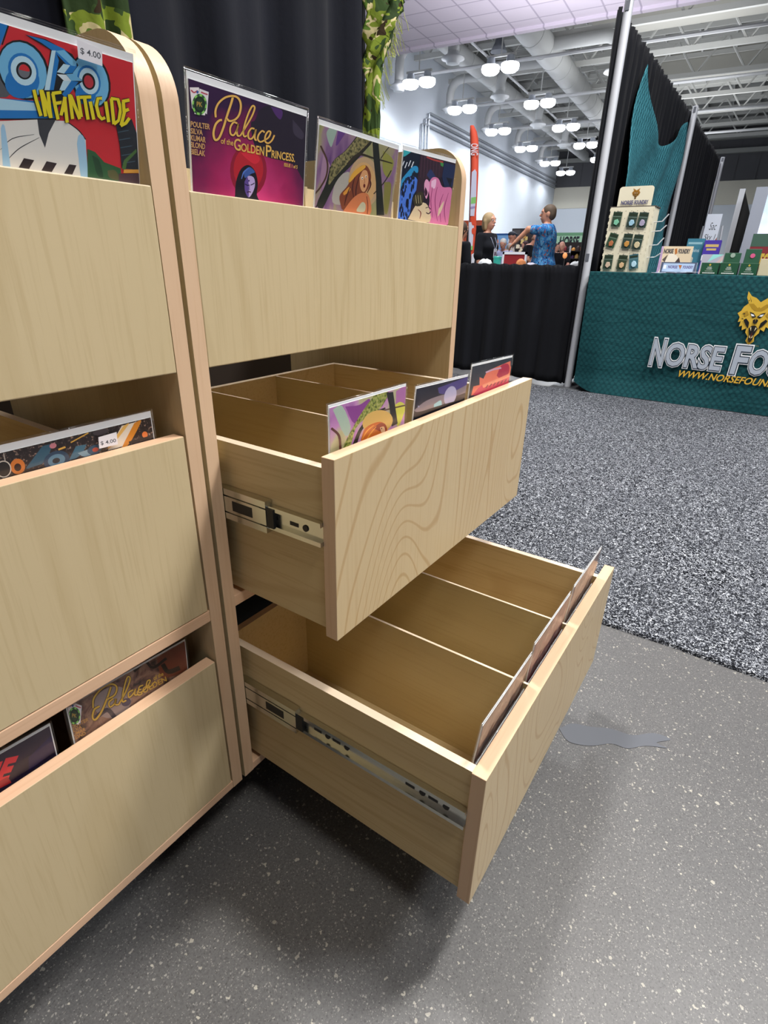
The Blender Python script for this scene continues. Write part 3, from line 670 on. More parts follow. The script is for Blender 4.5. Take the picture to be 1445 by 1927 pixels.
def art_pink(A, r):
    bg = NT('dark_plum'); A.lpoly([(r[0], r[2]), (r[1], r[2]), (r[1], r[3]), (r[0], r[3])], bg.out(bg.ramp(bg.noise(bg.obj(), 60, 3), [(.35, '17131f'), (.6, '2c1e30')]), .35))
    A.poly([(840, 320), (1000, 350), (960, 690), (900, 910), (780, 900)], '0f1a2c'); 
    A.poly([(850, 560), (930, 470), (975, 470), (975, 520), (930, 520), (900, 640), (830, 740), (815, 640)], '2a8fc4', 4); A.poly([(850, 330), (920, 320), (915, 345), (850, 385)], '35a8b0', 3)
    rnd = random.Random(3)
    sp = NT('spotted_pelt'); vo = sp.n('ShaderNodeTexVoronoi', i_Scale=170); sp.l(sp.mapping(sp.obj(), (1, 1, .6)), vo.inputs['Vector']); A.poly([(810, 700), (880, 560), (960, 560), (975, 640), (930, 730), (890, 915), (780, 900)], sp.out(sp.ramp(vo.outputs['Distance'], [(.42, '0e1630'), (.52, '4a78d8')]), .35), 3)
    for i in range(14): x, y = rnd.uniform(850, 960), rnd.uniform(500, 640); A.ell((x, y), 7, 14, '10243c', rnd.uniform(-.6, .6), 8)
    for (x, y) in ((860, 420), (885, 430), (915, 415), (940, 425)): A.stroke([(x, y), (x - 20, y + 50)], 7, 'dfe6ee', 0)
    A.poly([(1000, 350), (1200, 410), (1180, 560), (1060, 580), (1010, 690), (960, 690)], '33202e'); 
    for x in range(1010, 1190, 26): A.stroke([(x, 380), (x - 12, 560)], 5, '4d3040', 0)
    A.stroke([(1050, 385), (1110, 410), (1190, 430)], 14, 'a8403c', 4); A.poly([(1165, 430), (1195, 440), (1190, 470), (1170, 460)], '3f8a4a')
    A.poly([(1050, 540), (1085, 490), (1130, 560), (1160, 590), (1100, 600)], '2a3560', 3); A.poly([(1200, 430), (1300, 460), (1280, 640), (1200, 640), (1180, 560)], '1c2a4e'); A.poly([(1215, 560), (1270, 570), (1250, 640)], '0e1326')
    A.poly([(1060, 620), (1100, 560), (1150, 570), (1185, 640), (1260, 650), (1255, 760), (1230, 960), (1060, 940), (1075, 760)], 'd87aa8', 4)
    A.poly([(1030, 700), (1030, 610), (1050, 575), (1075, 620), (1050, 740)], 'e6a0c4', 4); A.poly([(1090, 590), (1130, 575), (1120, 650), (1090, 640)], 'f0c0dc', 4); A.poly([(1040, 640), (1058, 690), (1040, 720), (1030, 680)], '3c1c34', 3)
    for p in ([(1100, 640), (1085, 760), (1100, 900)], [(1140, 640), (1120, 760), (1140, 930)], [(1190, 700), (1160, 800), (1170, 940)], [(1235, 690), (1200, 820), (1210, 940)]): A.stroke(p, 7, '9c3f72', 4, True)
    A.poly([(890, 915), (960, 790), (1000, 770), (1060, 800), (1075, 940)], 'dcc8a4', 3); A.poly([(930, 740), (970, 690), (1020, 690), (1010, 790), (950, 800)], '3a3524', 3)
    for x in (955, 975, 995): A.stroke([(x, 710), (x + 8, 780)], 8, 'c9bb8a', 3, True)
    A.poly([(1150, 830), (1195, 760), (1180, 830), (1145, 890)], 'e0c8a8', 3); A.stroke([(1040, 820), (1065, 812), (1085, 830)], 6, '3c2030', 4); A.stroke([(1045, 858), (1065, 868), (1085, 850)], 8, '3c2030', 4); A.stroke([(975, 830), (1000, 860), (990, 910)], 8, '8a3c3c', 3, True)
def art_lobo(A, r):
    A.lpoly([(r[0], r[2]), (r[1], r[2]), (r[1], r[3]), (r[0], r[3])], 'c92a33')
    B0, B1, B2 = '1d74bd', '6fb4dc', 'b9dbea'; K = '15171c'
    A.poly([(-900, -200), (85, 70), (0, 300), (-900, 300)], B0); A.stroke([(85, 80), (20, 280)], 16, K, 0)
    A.poly([(-900, 540), (0, 500), (130, 740), (60, 790), (-900, 820)], '55585e')
    A.poly([(-900, 760), (0, 800), (560, 840), (560, 1000), (-900, 1010)], B0); A.poly([(-900, 790), (0, 800), (380, 850), (370, 920), (-900, 900)], 'a6cfe4'); A.stroke([(-600, 1012), (0, 1002), (560, 1000)], 14, K, 0)
    # ring letter
    A.ell((225, 525), 238, 305, K, -.45); A.ell((222, 525), 218, 285, B1, -.45); A.ell((215, 640), 170, 160, B0, -.5); A.ell((225, 530), 140, 178, B0, -.45); A.ell((228, 532), 118, 150, B2, -.45); A.ell((232, 532), 74, 88, K, -.45); A.ell((232, 536), 54, 68, '6a6d75', -.45); A.poly([(182, 520), (200, 480), (235, 470), (275, 500), (280, 540)], 'c92a33', 3)
    # second ring
    A.ell((880, 630), 185, 275, K, -.3); A.ell((880, 630), 165, 255, B1, -.3); A.ell((830, 760), 100, 100, B0, -.3); A.ell((862, 630), 110, 155, B0, -.3); A.ell((862, 632), 92, 132, B2, -.3); A.ell((860, 636), 62, 84, K, -.3); A.ell((860, 638), 44, 64, 'b9343f', -.3)
    # angular middle letter
    A.poly([(240, 180), (440, 225), (700, 370), (760, 480), (700, 560), (810, 630), (720, 690), (620, 760), (560, 900), (430, 740), (490, 330)], K)
    A.poly([(260, 185), (430, 232), (620, 320), (740, 450), (745, 490), (650, 480), (540, 360), (400, 260)], B0); A.poly([(540, 340), (620, 330), (745, 450), (730, 490), (690, 480)], B1)
    A.poly([(500, 335), (540, 335), (480, 720), (430, 720)], B2); A.poly([(540, 350), (570, 430), (520, 720), (480, 720)], B0)
    A.poly([(615, 465), (680, 480), (620, 560), (550, 545)], B2); A.poly([(680, 480), (745, 490), (700, 555), (620, 560)], B0)
    A.poly([(550, 565), (640, 570), (690, 630), (620, 630)], 'd8e6ec'); A.poly([(640, 565), (710, 560), (800, 630), (690, 630)], B1); A.poly([(610, 630), (690, 630), (640, 720), (570, 730)], B2); A.poly([(690, 630), (760, 640), (640, 800), (600, 760)], B0)
    # pale shape, dark wedges, green cloth and post as plain areas
    A.poly([(-900, 1030), (0, 1020), (370, 1005), (640, 1020), (760, 1110), (830, 1200), (850, 1600), (-900, 1600)], 'dcdbd6'); A.stroke([(640, 1020), (760, 1110), (830, 1200)], 10, K, 4)
    A.poly([(360, 1005), (540, 1005), (470, 1140), (435, 1280), (380, 1150)], '3a3c42'); A.stroke([(330, 1150), (120, 1190), (0, 1300)], 8, '2a2c30', 5, True); A.stroke([(380, 1180), (180, 1290), (40, 1430)], 9, '2a2c30', 5, True)
    A.poly([(745, 1240), (760, 1160), (800, 1160), (830, 1260), (850, 1600), (790, 1600)], '9cc4e0', 3); A.poly([(5, 1090), (25, 1050), (55, 1130), (110, 1600), (40, 1600)], '9cc4e0', 3)
    A.poly([(180, 1470), (230, 1380), (330, 1400), (280, 1485)], '2a1e20'); A.poly([(400, 1500), (450, 1410), (550, 1430), (500, 1515)], '2a1e20'); A.poly([(620, 1530), (670, 1440), (740, 1450), (700, 1540)], '2a1e20')
    A.poly([(845, 1290), (920, 1320), (1010, 1420), (1170, 1480), (1180, 1650), (850, 1650)], '2d5a35'); A.poly([(890, 1350), (960, 1400), (1000, 1560), (940, 1540)], '1f4128', 3); A.poly([(1040, 1500), (1120, 1500), (1150, 1590), (1060, 1570)], '5a5a38', 3)
    A.poly([(1125, 1060), (1275, 1000), (1380, 1290), (1400, 1500), (1180, 1480), (1160, 1250)], '24282f')
    for i in range(5): A.stroke([(1140 + i*12, 1130 + i*75), (1245 + i*16, 1110 + i*75)], 9, '3f5562', 0)
    A.poly([(1180, 1480), (1200, 1400), (1320, 1290), (1325, 1320), (1230, 1420), (1215, 1500)], '476a35'); A.poly([(1200, 1490), (1400, 1490), (1400, 1525), (1195, 1525)], 'd89a3a'); A.poly([(1150, 1530), (1400, 1530), (1400, 1650), (1150, 1650)], '4b343c')
    # title strokes
    Y = mat('e3d21f', .4)
    L = [[[(325, 715), (350, 820), (395, 970)]], [[(392, 715), (440, 975)], [(402, 722), (488, 985)], [(462, 735), (478, 900), (492, 990)]], [[(508, 750), (535, 890), (560, 1005)], [(500, 752), (592, 740)], [(525, 850), (600, 838)]],
         [[(628, 785), (588, 965)], [(622, 785), (648, 1035)], [(600, 920), (645, 908)]], [[(670, 760), (700, 1000)], [(680, 770), (770, 1000)], [(750, 775), (785, 980)]], [[(770, 790), (880, 785)], [(815, 790), (850, 1005)]], [[(870, 830), (905, 1005)]],
         [[(985, 800), (945, 800), (930, 870), (955, 970), (985, 1000), (1015, 985)]], [[(1020, 830), (1050, 1030)]], [[(1075, 800), (1100, 1050)], [(1070, 800), (1140, 810), (1165, 900), (1150, 1010), (1100, 1050)]], [[(1190, 830), (1200, 940), (1170, 1060)], [(1180, 830), (1250, 815)], [(1195, 925), (1245, 905)], [(1165, 1065), (1215, 1040), (1250, 990)]]]
    for le in L:
        for s_ in le: A.stroke(s_, 46, K, 0)
        for s_ in le: A.stroke(s_, 32, Y, 0)
def art_forest2(A, r):
    bg = NT('forest_wash_bright'); n1 = bg.noise(bg.mapping(bg.obj(), (1, 1, .5), rot=(0, -.5, 0)), 22, 3, .5, .4); A.lpoly([(r[0], r[2]), (r[1], r[2]), (r[1], r[3]), (r[0], r[3])], bg.out(bg.ramp(n1, [(.3, '9a5ca0'), (.45, 'c48ac0'), (.55, 'b9b58c'), (.7, 'a89a70')]), .35))
    A.poly([(90, 450), (150, 425), (205, 560), (170, 620)], 'a9bfae', 3); A.poly([(170, 430), (260, 420), (330, 380), (310, 480), (230, 540)], '8a3f90', 4); A.poly([(500, 330), (600, 280), (560, 420), (500, 520)], 'b070a8', 4); A.poly([(490, 420), (530, 400), (560, 440), (510, 560)], 'cfcf52', 4)
    bark = NT('bark_ink_bright'); bm_ = bark.out(bark.ramp(bark.noise(bark.obj(), 260, 3, .6), [(.36, '34381c'), (.5, '8c9a3e'), (.65, 'b8b070')]), .4)
    A.poly([(355, 360), (450, 335), (400, 440), (310, 500), (240, 570), (200, 700), (160, 700), (180, 640), (270, 480)], bm_, 4); A.stroke([(430, 440), (350, 480), (270, 580), (230, 680)], (10, 26), '20201a', 5); A.stroke([(400, 460), (480, 440), (590, 415)], 9, '5a4030', 4); A.stroke([(80, 570), (130, 620), (140, 720)], 16, '5a2f2a', 4)
    A.poly([(435, 340), (480, 335), (510, 540), (470, 560), (455, 420)], '1e1d20')
    A.ell((380, 530), 100, 75, 'd6b060', -.3); A.poly([(270, 650), (300, 570), (380, 530), (430, 545), (440, 600), (380, 630), (320, 670)], 'c96a2a', 4); A.poly([(350, 570), (400, 535), (435, 555), (425, 600)], '8c3524', 4); A.poly([(395, 565), (420, 560), (428, 590), (405, 600)], 'e0b48a', 3); A.ell((405, 572), 4, 5, '20140f')
    for p in ([(370, 560), (330, 610), (300, 660)], [(355, 550), (310, 590), (280, 640)]): A.stroke(p, 8, 'e8a03c', 4, True)
def art_moon(A, r):
    A.lpoly([(r[0], r[2]), (r[1], r[2]), (r[1], r[3]), (r[0], r[3])], '15162a'); A.poly([(770, 310), (1040, 215), (1010, 300), (800, 350)], '4b3f86', 3)
    A.poly([(615, 455), (700, 390), (830, 350), (830, 400), (740, 440), (640, 465)], '8d8189', 4); A.poly([(880, 330), (1020, 260), (1010, 310), (890, 360)], '857a84', 4); A.ell((850, 360), 38, 64, 'b7b6d8', .3); A.poly([(745, 415), (790, 390), (790, 440), (745, 465)], '9fd2dc', 3)
    A.ell((645, 430), 6, 6, '9a9ab8'); A.poly([(640, 470), (760, 430), (900, 390), (980, 370), (980, 420), (620, 520)], '10101e', 3)
def art_red(A, r):
    A.lpoly([(r[0], r[2]), (r[1], r[2]), (r[1], r[3]), (r[0], r[3])], '3b3d45'); A.poly([(1065, 250), (1090, 200), (1170, 165), (1240, 135), (1240, 170), (1255, 175), (1265, 220), (1230, 290), (1040, 340), (985, 360), (1000, 300), (1040, 290), (1040, 240)], 'ee7d62', 0)
    A.poly([(1150, 230), (1180, 165), (1225, 155), (1230, 210), (1180, 250)], 'b8324e', 4); A.stroke([(1080, 210), (1130, 190), (1180, 180)], 10, 'd8b0c8', 3); A.poly([(1000, 350), (1060, 290), (1250, 230), (1230, 290), (1100, 330), (1010, 358)], 'd8405e', 3); A.stroke([(1060, 300), (1120, 275), (1260, 215)], 20, 'f09a78', 4)
    for x in range(1080, 1230, 24): A.stroke([(x, 310 - (x-1080)*.3), (x + 14, 290 - (x-1080)*.3)], 7, '8c2038', 0)
def art_space(A, r):
    bg = NT('star_field'); A.lpoly([(r[0], r[2]), (r[1], r[2]), (r[1], r[3]), (r[0], r[3])], bg.out(bg.ramp(bg.noise(bg.obj(), 420, 2), [(.5, '231c1e'), (.62, '3b3032'), (.72, 'a58a78')]), .35))
    A.poly([(690, 365), (800, 335), (770, 400), (700, 480), (610, 505)], 'e6dccb'); A.poly([(760, 350), (800, 335), (760, 420), (720, 480), (690, 490)], 'd88a2a', 3); A.poly([(700, 365), (730, 355), (640, 470), (610, 490)], 'e8b860', 3)
    A.poly([(150, 600), (240, 480), (300, 465), (280, 520), (240, 580), (150, 610)], '31586e', 0); A.ell((320, 560), 75, 52, '26405a', -.3); A.ell((320, 560), 50, 34, '5a8098', -.3); A.ell((318, 562), 22, 15, '14202c', -.3); A.poly([(390, 560), (430, 480), (490, 470), (470, 520), (430, 550)], '3a6880'); A.poly([(440, 520), (520, 490), (560, 470), (550, 510), (480, 540)], '7c9cac', 3); A.ell((535, 500), 42, 26, '2d4c66', -.3); A.ell((540, 500), 18, 12, 'b04030', -.3)
    A.ell((300, 478), 20, 15, 'c07a86', -.3); A.ell((100, 595), 42, 44, 'c4702a', 0); A.ell((100, 600), 20, 22, '30160e'); A.ell((20, 610), 44, 48, 'c9c2b8'); A.ell((20, 610), 38, 42, '15151a'); A.ell((820, 415), 16, 18, 'e07a3a'); A.stroke([(400, 460), (500, 405)], 7, 'd8a848', 0); A.stroke([(330, 500), (370, 485)], 10, 'd8a848', 0)
    A.ell((570, 400), 45, 18, '4a4044', -.2); A.stroke([(730, 460), (840, 430)], 12, '1a1414', 0); A.stroke([(20, 520), (30, 570)], 5, 'b8b0a8', 0)
def art_brown(A, r):
    bg = NT('bronze_rocks'); n1 = bg.noise(bg.mapping(bg.obj(), (1, 1, 1), rot=(0, .7, 0)), 55, 4, .6, .8); A.lpoly([(r[0], r[2]), (r[1], r[2]), (r[1], r[3]), (r[0], r[3])], bg.out(bg.ramp(n1, [(.36, '2a1c1c'), (.48, '6b4a40'), (.6, '8a6a58'), (.72, '54404c')]), .35))
    A.poly([(820, 330), (930, 250), (980, 240), (980, 380), (880, 430), (840, 420)], '6e3220', 4); A.stroke([(700, 400), (760, 350), (800, 380), (870, 330)], 14, '1c1416', 4); A.stroke([(850, 360), (880, 400), (940, 380)], 24, '16100f', 4)
    A.ell((590, 560), 100, 80, '8a7a78', -.4); A.ell((660, 560), 26, 20, '2e2a4a', -.4); A.stroke([(500, 640), (560, 600), (600, 640)], 24, '2c2838', 4)
    g = mat('c9a23c', .4)
    for pts, ww in [([(580, 480), (560, 540), (530, 610), (500, 650), (484, 640), (492, 600), (520, 580)], 10), ([(486, 590), (490, 540), (530, 490), (580, 465), (610, 480), (600, 520), (560, 545)], 9), ([(592, 540), (570, 560), (575, 585), (600, 565), (606, 540), (602, 570), (620, 572)], 8),
                    ([(620, 572), (655, 510), (680, 440), (665, 430), (645, 500), (640, 555), (660, 550)], 8), ([(695, 495), (672, 510), (675, 535), (700, 510), (708, 490), (704, 520), (720, 520)], 8), ([(748, 470), (728, 480), (725, 508), (748, 500), (775, 470), (785, 445), (770, 450), (765, 480), (785, 478), (810, 450)], 7)]:
        A.stroke(pts, ww + 5, '241a12'); A.stroke(pts, ww, g)
    A.text('of the', [(800, 425), (850, 400), (855, 418), (805, 445)], g, .02); A.text('GOLDEN', [(712, 500), (865, 425), (872, 448), (720, 530)], g, .02)
    for i, wd in enumerate(['POULTER', 'SILVA', 'KUMAR', 'BLOND']):
        e = [100, 62, 78, 76][i]; y = 688 + i*20; x = 360 + i*3; A.text(wd, [(x, y), (x + e, y - e*.48), (x + e + 2, y + 17 - e*.48), (x + 2, y + 17)], mat('b98a4a', .5), .02)
    chip(A, 388, 630, .42)
def art_navy(A, r):
    A.lpoly([(r[0], r[2]), (r[1], r[2]), (r[1], r[3]), (r[0], r[3])], '231a30'); A.poly([(0, 820), (270, 660), (300, 720), (100, 870), (0, 920)], '2e2036', 0); A.poly([(150, 850), (280, 720), (300, 800), (150, 920)], '241b48', 0)
    A.text('E', [(20, 865), (85, 850), (45, 965), (-20, 985)], mat('e8323c', .4), .06, .15); A.poly([(-40, 990), (40, 950), (60, 980), (0, 1010)], 'b02a30'); A.text('UN', [(-150, 930), (5, 880), (-35, 1005), (-190, 1050)], mat('e8323c', .4), .06, .15)
def art_dim(c1, c2):
    def f(A, r):
        bg = NT('dim_print'); A.lpoly([(r[0], r[2]), (r[1], r[2]), (r[1], r[3]), (r[0], r[3])], bg.out(bg.ramp(bg.noise(bg.obj(), 40, 4, .6, 1), [(.35, '1c1616'), (.5, c1), (.66, c2)]), .35))
    return f
Z6 = (330, 120, 5.352); Z7 = (570, 210, 4.516); Z8 = (0, 30, 5.16); ZD2 = (600, 640, 3.44); ZL2 = (0, 680, 3.01); ZL3 = (0, 1120, 2.779)
YT, ZT = .0165, .9747
M, w = comic_frame((345, 125), (579, 205), YT, ZT, 6.5); comic('comic_book', 'magenta comic with gold script title at the top of the open cabinet', M, w, art_palace, Z6, hang=.0045)
M, w = comic_frame((597, 219), (752, 271), YT, ZT, 7.5); comic('comic_book', 'comic with a woman under a mossy tree in the top bin beside the magenta comic', M, w, art_forest, Z7, hang=.004)
M, w = comic_frame((757, 270), (859, 298), YT, ZT, 5.5); comic('comic_book', 'comic with pink hair and blue spotted pelt, top bin beside the rounded side panel', M, w, art_pink, Z7, hang=.004)
M, w = comic_frame((0, 17), (252, 97), YT - .004, ZT, 11, .19, True); comic('comic_book', 'red comic with blue ring letters and yellow title at the top of the left cabinet', M, w, art_lobo, Z8, hang=.0045, sticker=([(745, 225), (990, 330), (995, 487), (760, 410)], '$ 4.00', [(778, 305), (975, 360), (978, 430), (782, 372)]))
def slot_frame(x, y, z, tilt, roll=0):
    return Matrix.Translation((x, y, z)) @ Matrix.Rotation(math.radians(tilt), 4, 'X') @ Matrix.Rotation(math.radians(roll), 4, 'Y')
comic('comic_book', 'bright forest comic in the open middle drawer, nearest the cabinet gap', slot_frame(.0460, -.1565, .494, .6, .3), .1670, art_forest2, ZD2, hang=.001, h=.271)
comic('comic_book', 'dark blue comic with pale moon in the middle slot of the open middle drawer', slot_frame(.2205, -.1480, .494, 3.2, 2.2), .1665, art_moon, ZD2, hang=.001, h=.264)
comic('comic_book', 'comic with red and orange drawing in the far slot of the open middle drawer', slot_frame(.3975, -.1540, .494, 1.6, 1.6), .1760, art_red, ZD2, hang=.001, h=.271)
M, w = comic_frame((0, 834), (284, 770), T + .003, .7158, 2, .184, True); comic('comic_book', 'space comic with price sticker behind the shut middle drawer of the left cabinet', M, w, art_space, ZL2, hang=.005, sticker=([(557, 430), (660, 400), (668, 470), (562, 495)], '$ 4.00', [(568, 455), (655, 437), (658, 460), (572, 478)]))
M, w = comic_frame((118, 1330), (349, 1200), T + .003, .3763, 1); comic('comic_book', 'bronze coloured comic with gold script title in the lower drawer of the left cabinet', M, w, art_brown, ZL3, hang=0)
M, w = comic_frame((0, 1411), (95, 1357), T + .006, .3763, 1, .184, True); comic('comic_book', 'dark navy comic with red capital letters in the lower drawer of the left cabinet', M, w, art_navy, ZL3, hang=.001)
Zp = (0, 0, 1); yD3 = -.4052 + T
for (x, tl, h, w, lab, c1, c2) in ((.0455, 5.0, .252, .1665, 'bagged comic leaning on the open bottom drawer front, nearest slot', '6a4a40', '8f7a66'), (.2195, 3.4, .258, .170, 'bagged comic leaning in the middle slot of the open bottom drawer', '6b3038', '9a8078'), (.397, 4.2, .263, .178, 'bagged comic standing tallest in the far slot of the open bottom drawer', '7a5a50', 'a89a90')):
    comic('comic_book', lab, slot_frame(x, yD3 + .0074 + .192 * math.tan(math.radians(tl)), .171, tl, .4), w, art_dim(c1, c2), Zp, hang=.002, h=h)
for i, x in enumerate((.0465, .2205, .4)):
    M = Matrix.Translation((x, -.4052 + T + .0042, .171)); comic('comic_book', ['brown comic flat against the bottom drawer front in the nearest slot', 'brown comic flat against the bottom drawer front in the middle slot', 'brown comic flat against the bottom drawer front in the far slot'][i], M, .166, art_dim('5a3a34', '8a6a5c'), Zp, hang=.004, h=.183)

# ================================================================== DRAPES, POLES
def drape(name, path, z0, z1, amp, wl, mat_, label, cat='drape', seed=1, th=.004, ruffle=.0, hem=None, nz=14):
    rnd = random.Random(seed); L = [0]
    for a, b in zip(path, path[1:]): L.append(L[-1] + (Vector(b) - Vector(a)).length)
    n = int(L[-1] / wl * 10) + 2; ph = [rnd.uniform(0, 6.28) for _ in range(4)]; vs = []; fs = []
    for i in range(n + 1):
        s = L[-1] * i / n; k = max(j for j in range(len(L)) if L[j] <= s + 1e-9); k = min(k, len(path) - 2)
        t = (s - L[k]) / (L[k+1] - L[k]); a, b = Vector(path[k]), Vector(path[k+1]); p = a.lerp(b, t); d = (b - a).normalized(); nn = Vector((-d.y, d.x))
        for j in range(nz + 1):
            f = j / nz; g = .45 + .55 * (1 - f)
            fold = math.sin(2*PI*s/wl + ph[0] + .6*math.sin(s*2.3/wl*.7 + ph[1])) + .45*math.sin(2*PI*s/wl*1.9 + ph[2])
            fold = fold * amp * g + (ruffle * math.sin(2*PI*s/.035 + ph[3] + 3*math.sin(s*9)) if f > .9 else 0)
            zz = (hem(t) if hem else z0); z = zz + (z1 - zz) * f + (ruffle * .6 * math.sin(s*70 + ph[1]) if j == nz else 0)
            q = p + nn * fold; vs.append((q.x, q.y, z))
    m = nz + 1
    for i in range(n):
        for j in range(nz): a = i*m + j; fs.append((a, a + m, a + m + 1, a + 1))
    mb = MB(); mb.add(vs, fs); o = mb.build(name, mat_, smooth=True)
    so = o.modifiers.new('thickness', 'SOLIDIFY'); so.thickness = th; so.offset = 0
    return tag(o, label, cat)
drape('back_drape', [(-2.2, .62), (1.155, .62)], .02, 2.44, .026, .23, VELVET, 'tall black velour drape hanging behind the wooden cabinets', seed=4, nz=6)
def camo():
    t = NT('camouflage_cloth'); v = t.obj(); n1 = t.noise(v, 13, 2, .5, .8); n2 = t.noise(t.mapping(v, loc=(3, 1, 2)), 17, 2, .5, .6)
    c = t.ramp(n1, [(.0, '3a4e2a'), (.42, '75862f'), (.53, 'c2b688'), (.585, '58752e')], 'CONSTANT'); c = t.mix(t.math('GREATER_THAN', n2, .57), c, '2f3f24'); c = t.mix(t.math('GREATER_THAN', t.noise(t.mapping(v, loc=(9, 4, 2)), 20, 1, .5, .5), .64), c, '33281a')
    return t.out(c, .9, t.noise(v, 40, 3), .4, .004, .1)
CAMO = camo()
drape('camouflage_strip', [(.255, .575), (.375, .570)], .9, 2.4, .012, .07, CAMO, 'strip of green camouflage cloth hanging above the rounded side panels', seed=2)
def bunch(name, rows, label, seed):
    rnd = random.Random(seed); mb = MB(); vs = []; fs = []; n = 22
    for k, (z, x0, x1, d) in enumerate(rows):
        for i in range(n + 1):
            t = i / n; vs.append((x0 + (x1 - x0)*t + rnd.uniform(-.004, .004), .60 - d*math.sin(PI*t) * (.8 + .5*math.sin(t*17 + k*1.3)) + .01*math.sin(k*2.1 + i), z + rnd.uniform(-.006, .006)))
    for k in range(len(rows) - 1):
        for i in range(n): a = k*(n+1) + i; fs.append((a, a + 1, a + n + 2, a + n + 1))
    mb.add(vs, fs)
    o = mb.build(name, CAMO, smooth=True); s = o.modifiers.new('thickness', 'SOLIDIFY'); s.thickness = .004
    return tag(o, label, 'cloth')
rows = []
for z, x1 in [(2.4, 1.3), (1.75, 1.31), (1.70, 1.315), (1.66, 1.31), (1.62, 1.318), (1.60, 1.312), (1.58, 1.30), (1.56, 1.288), (1.535, 1.272), (1.51, 1.262), (1.485, 1.25), (1.46, 1.238), (1.44, 1.224), (1.42, 1.214), (1.38, 1.196), (1.3, 1.192), (1.2, 1.19), (.9, 1.188)]: rows.append((z, 1.14, x1, .02 + .03*(x1 - 1.18)/.12))
bunch('camouflage_swag', rows, 'bunched green camouflage cloth hanging at the right end of the black drape', 5)
mb = MB(); rnd = random.Random(11)
for i in range(46):
    z = rnd.uniform(1.36, 1.60); x = 1.19 + max(0, (z - 1.38)) * .5 + rnd.uniform(0, .012); p = [Vector((x, .59, z))]
    for k in range(4): p.append(p[-1] + Vector((rnd.uniform(0, .012), rnd.uniform(-.006, .006), rnd.uniform(-.022, .002))))
    mb.tube(p, .0009, 4)
o = mb.build('camouflage_netting', mat('c4cc7a', .8)); tag(o, 'loose frayed green netting threads at the edge of the camouflage cloth', 'netting', kind='stuff')

POLE = mat('b9bcc2', .4, .5); POLEW = mat('c9ccd2', .45, .2)
def pole(x, y, h, r, label):
    t = thing('drape_pole', label, 'pole', (x, y, 0), group='drape poles')
    mb = MB(); mb.tube([(0, 0, .006), (0, 0, h)], r, 16); o = smooth_by_angle(mb.build('upright', POLEW, t))
    for k, z in enumerate((.95, h - .06)): 
        mb = MB(); mb.box(-r*1.15, -r*.75, -.012, .012, z, z + .05); mb.build('slot', mat('60646c', .5), t)
    mb = MB(); mb.box(-.12, .12, -.12, .12, 0, .006); mb.build('base_plate', mat('6f7276', .5, .6), t, bevel=.002)
pole(4.20, .745, 2.47, .028, 'white metal drape pole nearest, at the corner of the green table')
pole(7.18, .72, 2.47, .028, 'white metal drape pole in the middle, right edge of the teal cloth')
pole(10.55, .75, 2.47, .028, 'white metal drape pole farthest along the tall black drape')
drape('side_drape', [(4.17, .80), (7.16, .78)], .03, 2.44, .022, .15, BLACKCLOTH, 'tall black booth drape behind the teal cloth and display rack', seed=6, ruffle=.008)
drape('side_drape', [(7.22, .77), (10.5, .79)], .03, 2.44, .022, .15, BLACKCLOTH, 'tall black booth drape farther along beyond the second white pole', seed=8, ruffle=.008)
drape('fence_drape', [(4.205, .80), (4.21, 3.9)], .05, .918, .022, .19, BLACKCLOTH, 'waist high black drape fence behind the open cabinet', seed=9, ruffle=.007, hem=lambda t: .02 + .035 * t)

# ================================================================== GREEN BOOTH TABLE
def scale_cloth(name, c1, c2, axes=(1, 2), pitch=.041):
    t = NT(name); v = t.obj(); sx = t.n('ShaderNodeSeparateXYZ'); t.l(v, sx.inputs[0]); cb = t.n('ShaderNodeCombineXYZ')
    t.l(sx.outputs[axes[0]], cb.inputs[0]); t.l(sx.outputs[axes[1]], cb.inputs[1])
    m = t.mapping(cb.outputs[0], (1.41 / pitch, 1.2 / pitch, 1), rot=(0, 0, PI/4)); vo = t.n('ShaderNodeTexVoronoi', i_Scale=1.0, i_Randomness=.12); t.l(m, vo.inputs['Vector'])
    big = t.noise(v, 2.5, 3); d = vo.outputs['Distance']
    c = t.mix(t.ramp(d, [(.3, 1.0), (.52, 0.0)]), c1, c2); c = t.mix(t.math('MULTIPLY', t.ramp(big, [(.4, 0.0), (.7, 1.0)]), .5), c, c1)
    wr = t.noise(t.mapping(v, (.6, .6, 3)), 6, 3, .5, .8)
    return t.out(c, .75, wr, .35, .02, .2)
TEAL = scale_cloth('teal_scale_print', '134046', '1d5458')
TX, TZ, TY0, TY1 = 4.075, .876, .68, -1.8
tb = thing('booth_table', 'folding table hidden under the green printed cloth', 'table', (4.45, -.56, 0))
mb = MB(); mb.box(-.35, .35, -1.2, 1.2, .84, .868); mb.build('tabletop', mat('b9b6ae', .6), tb)
for sy in (-1.05, 1.05):
    for sx in (-.3, .3): mb = MB(); mb.tube([(sx, sy, 0), (sx, sy, .84)], .014, 8); mb.build('leg', mat('c9b8a0', .4, .3), tb)
mb = MB(); mb.tube([(-.33, 1.1, .03), (-.33, .85, .03)], .012, 8); mb.build('foot_bar', mat('d8bfa8', .5), tb)
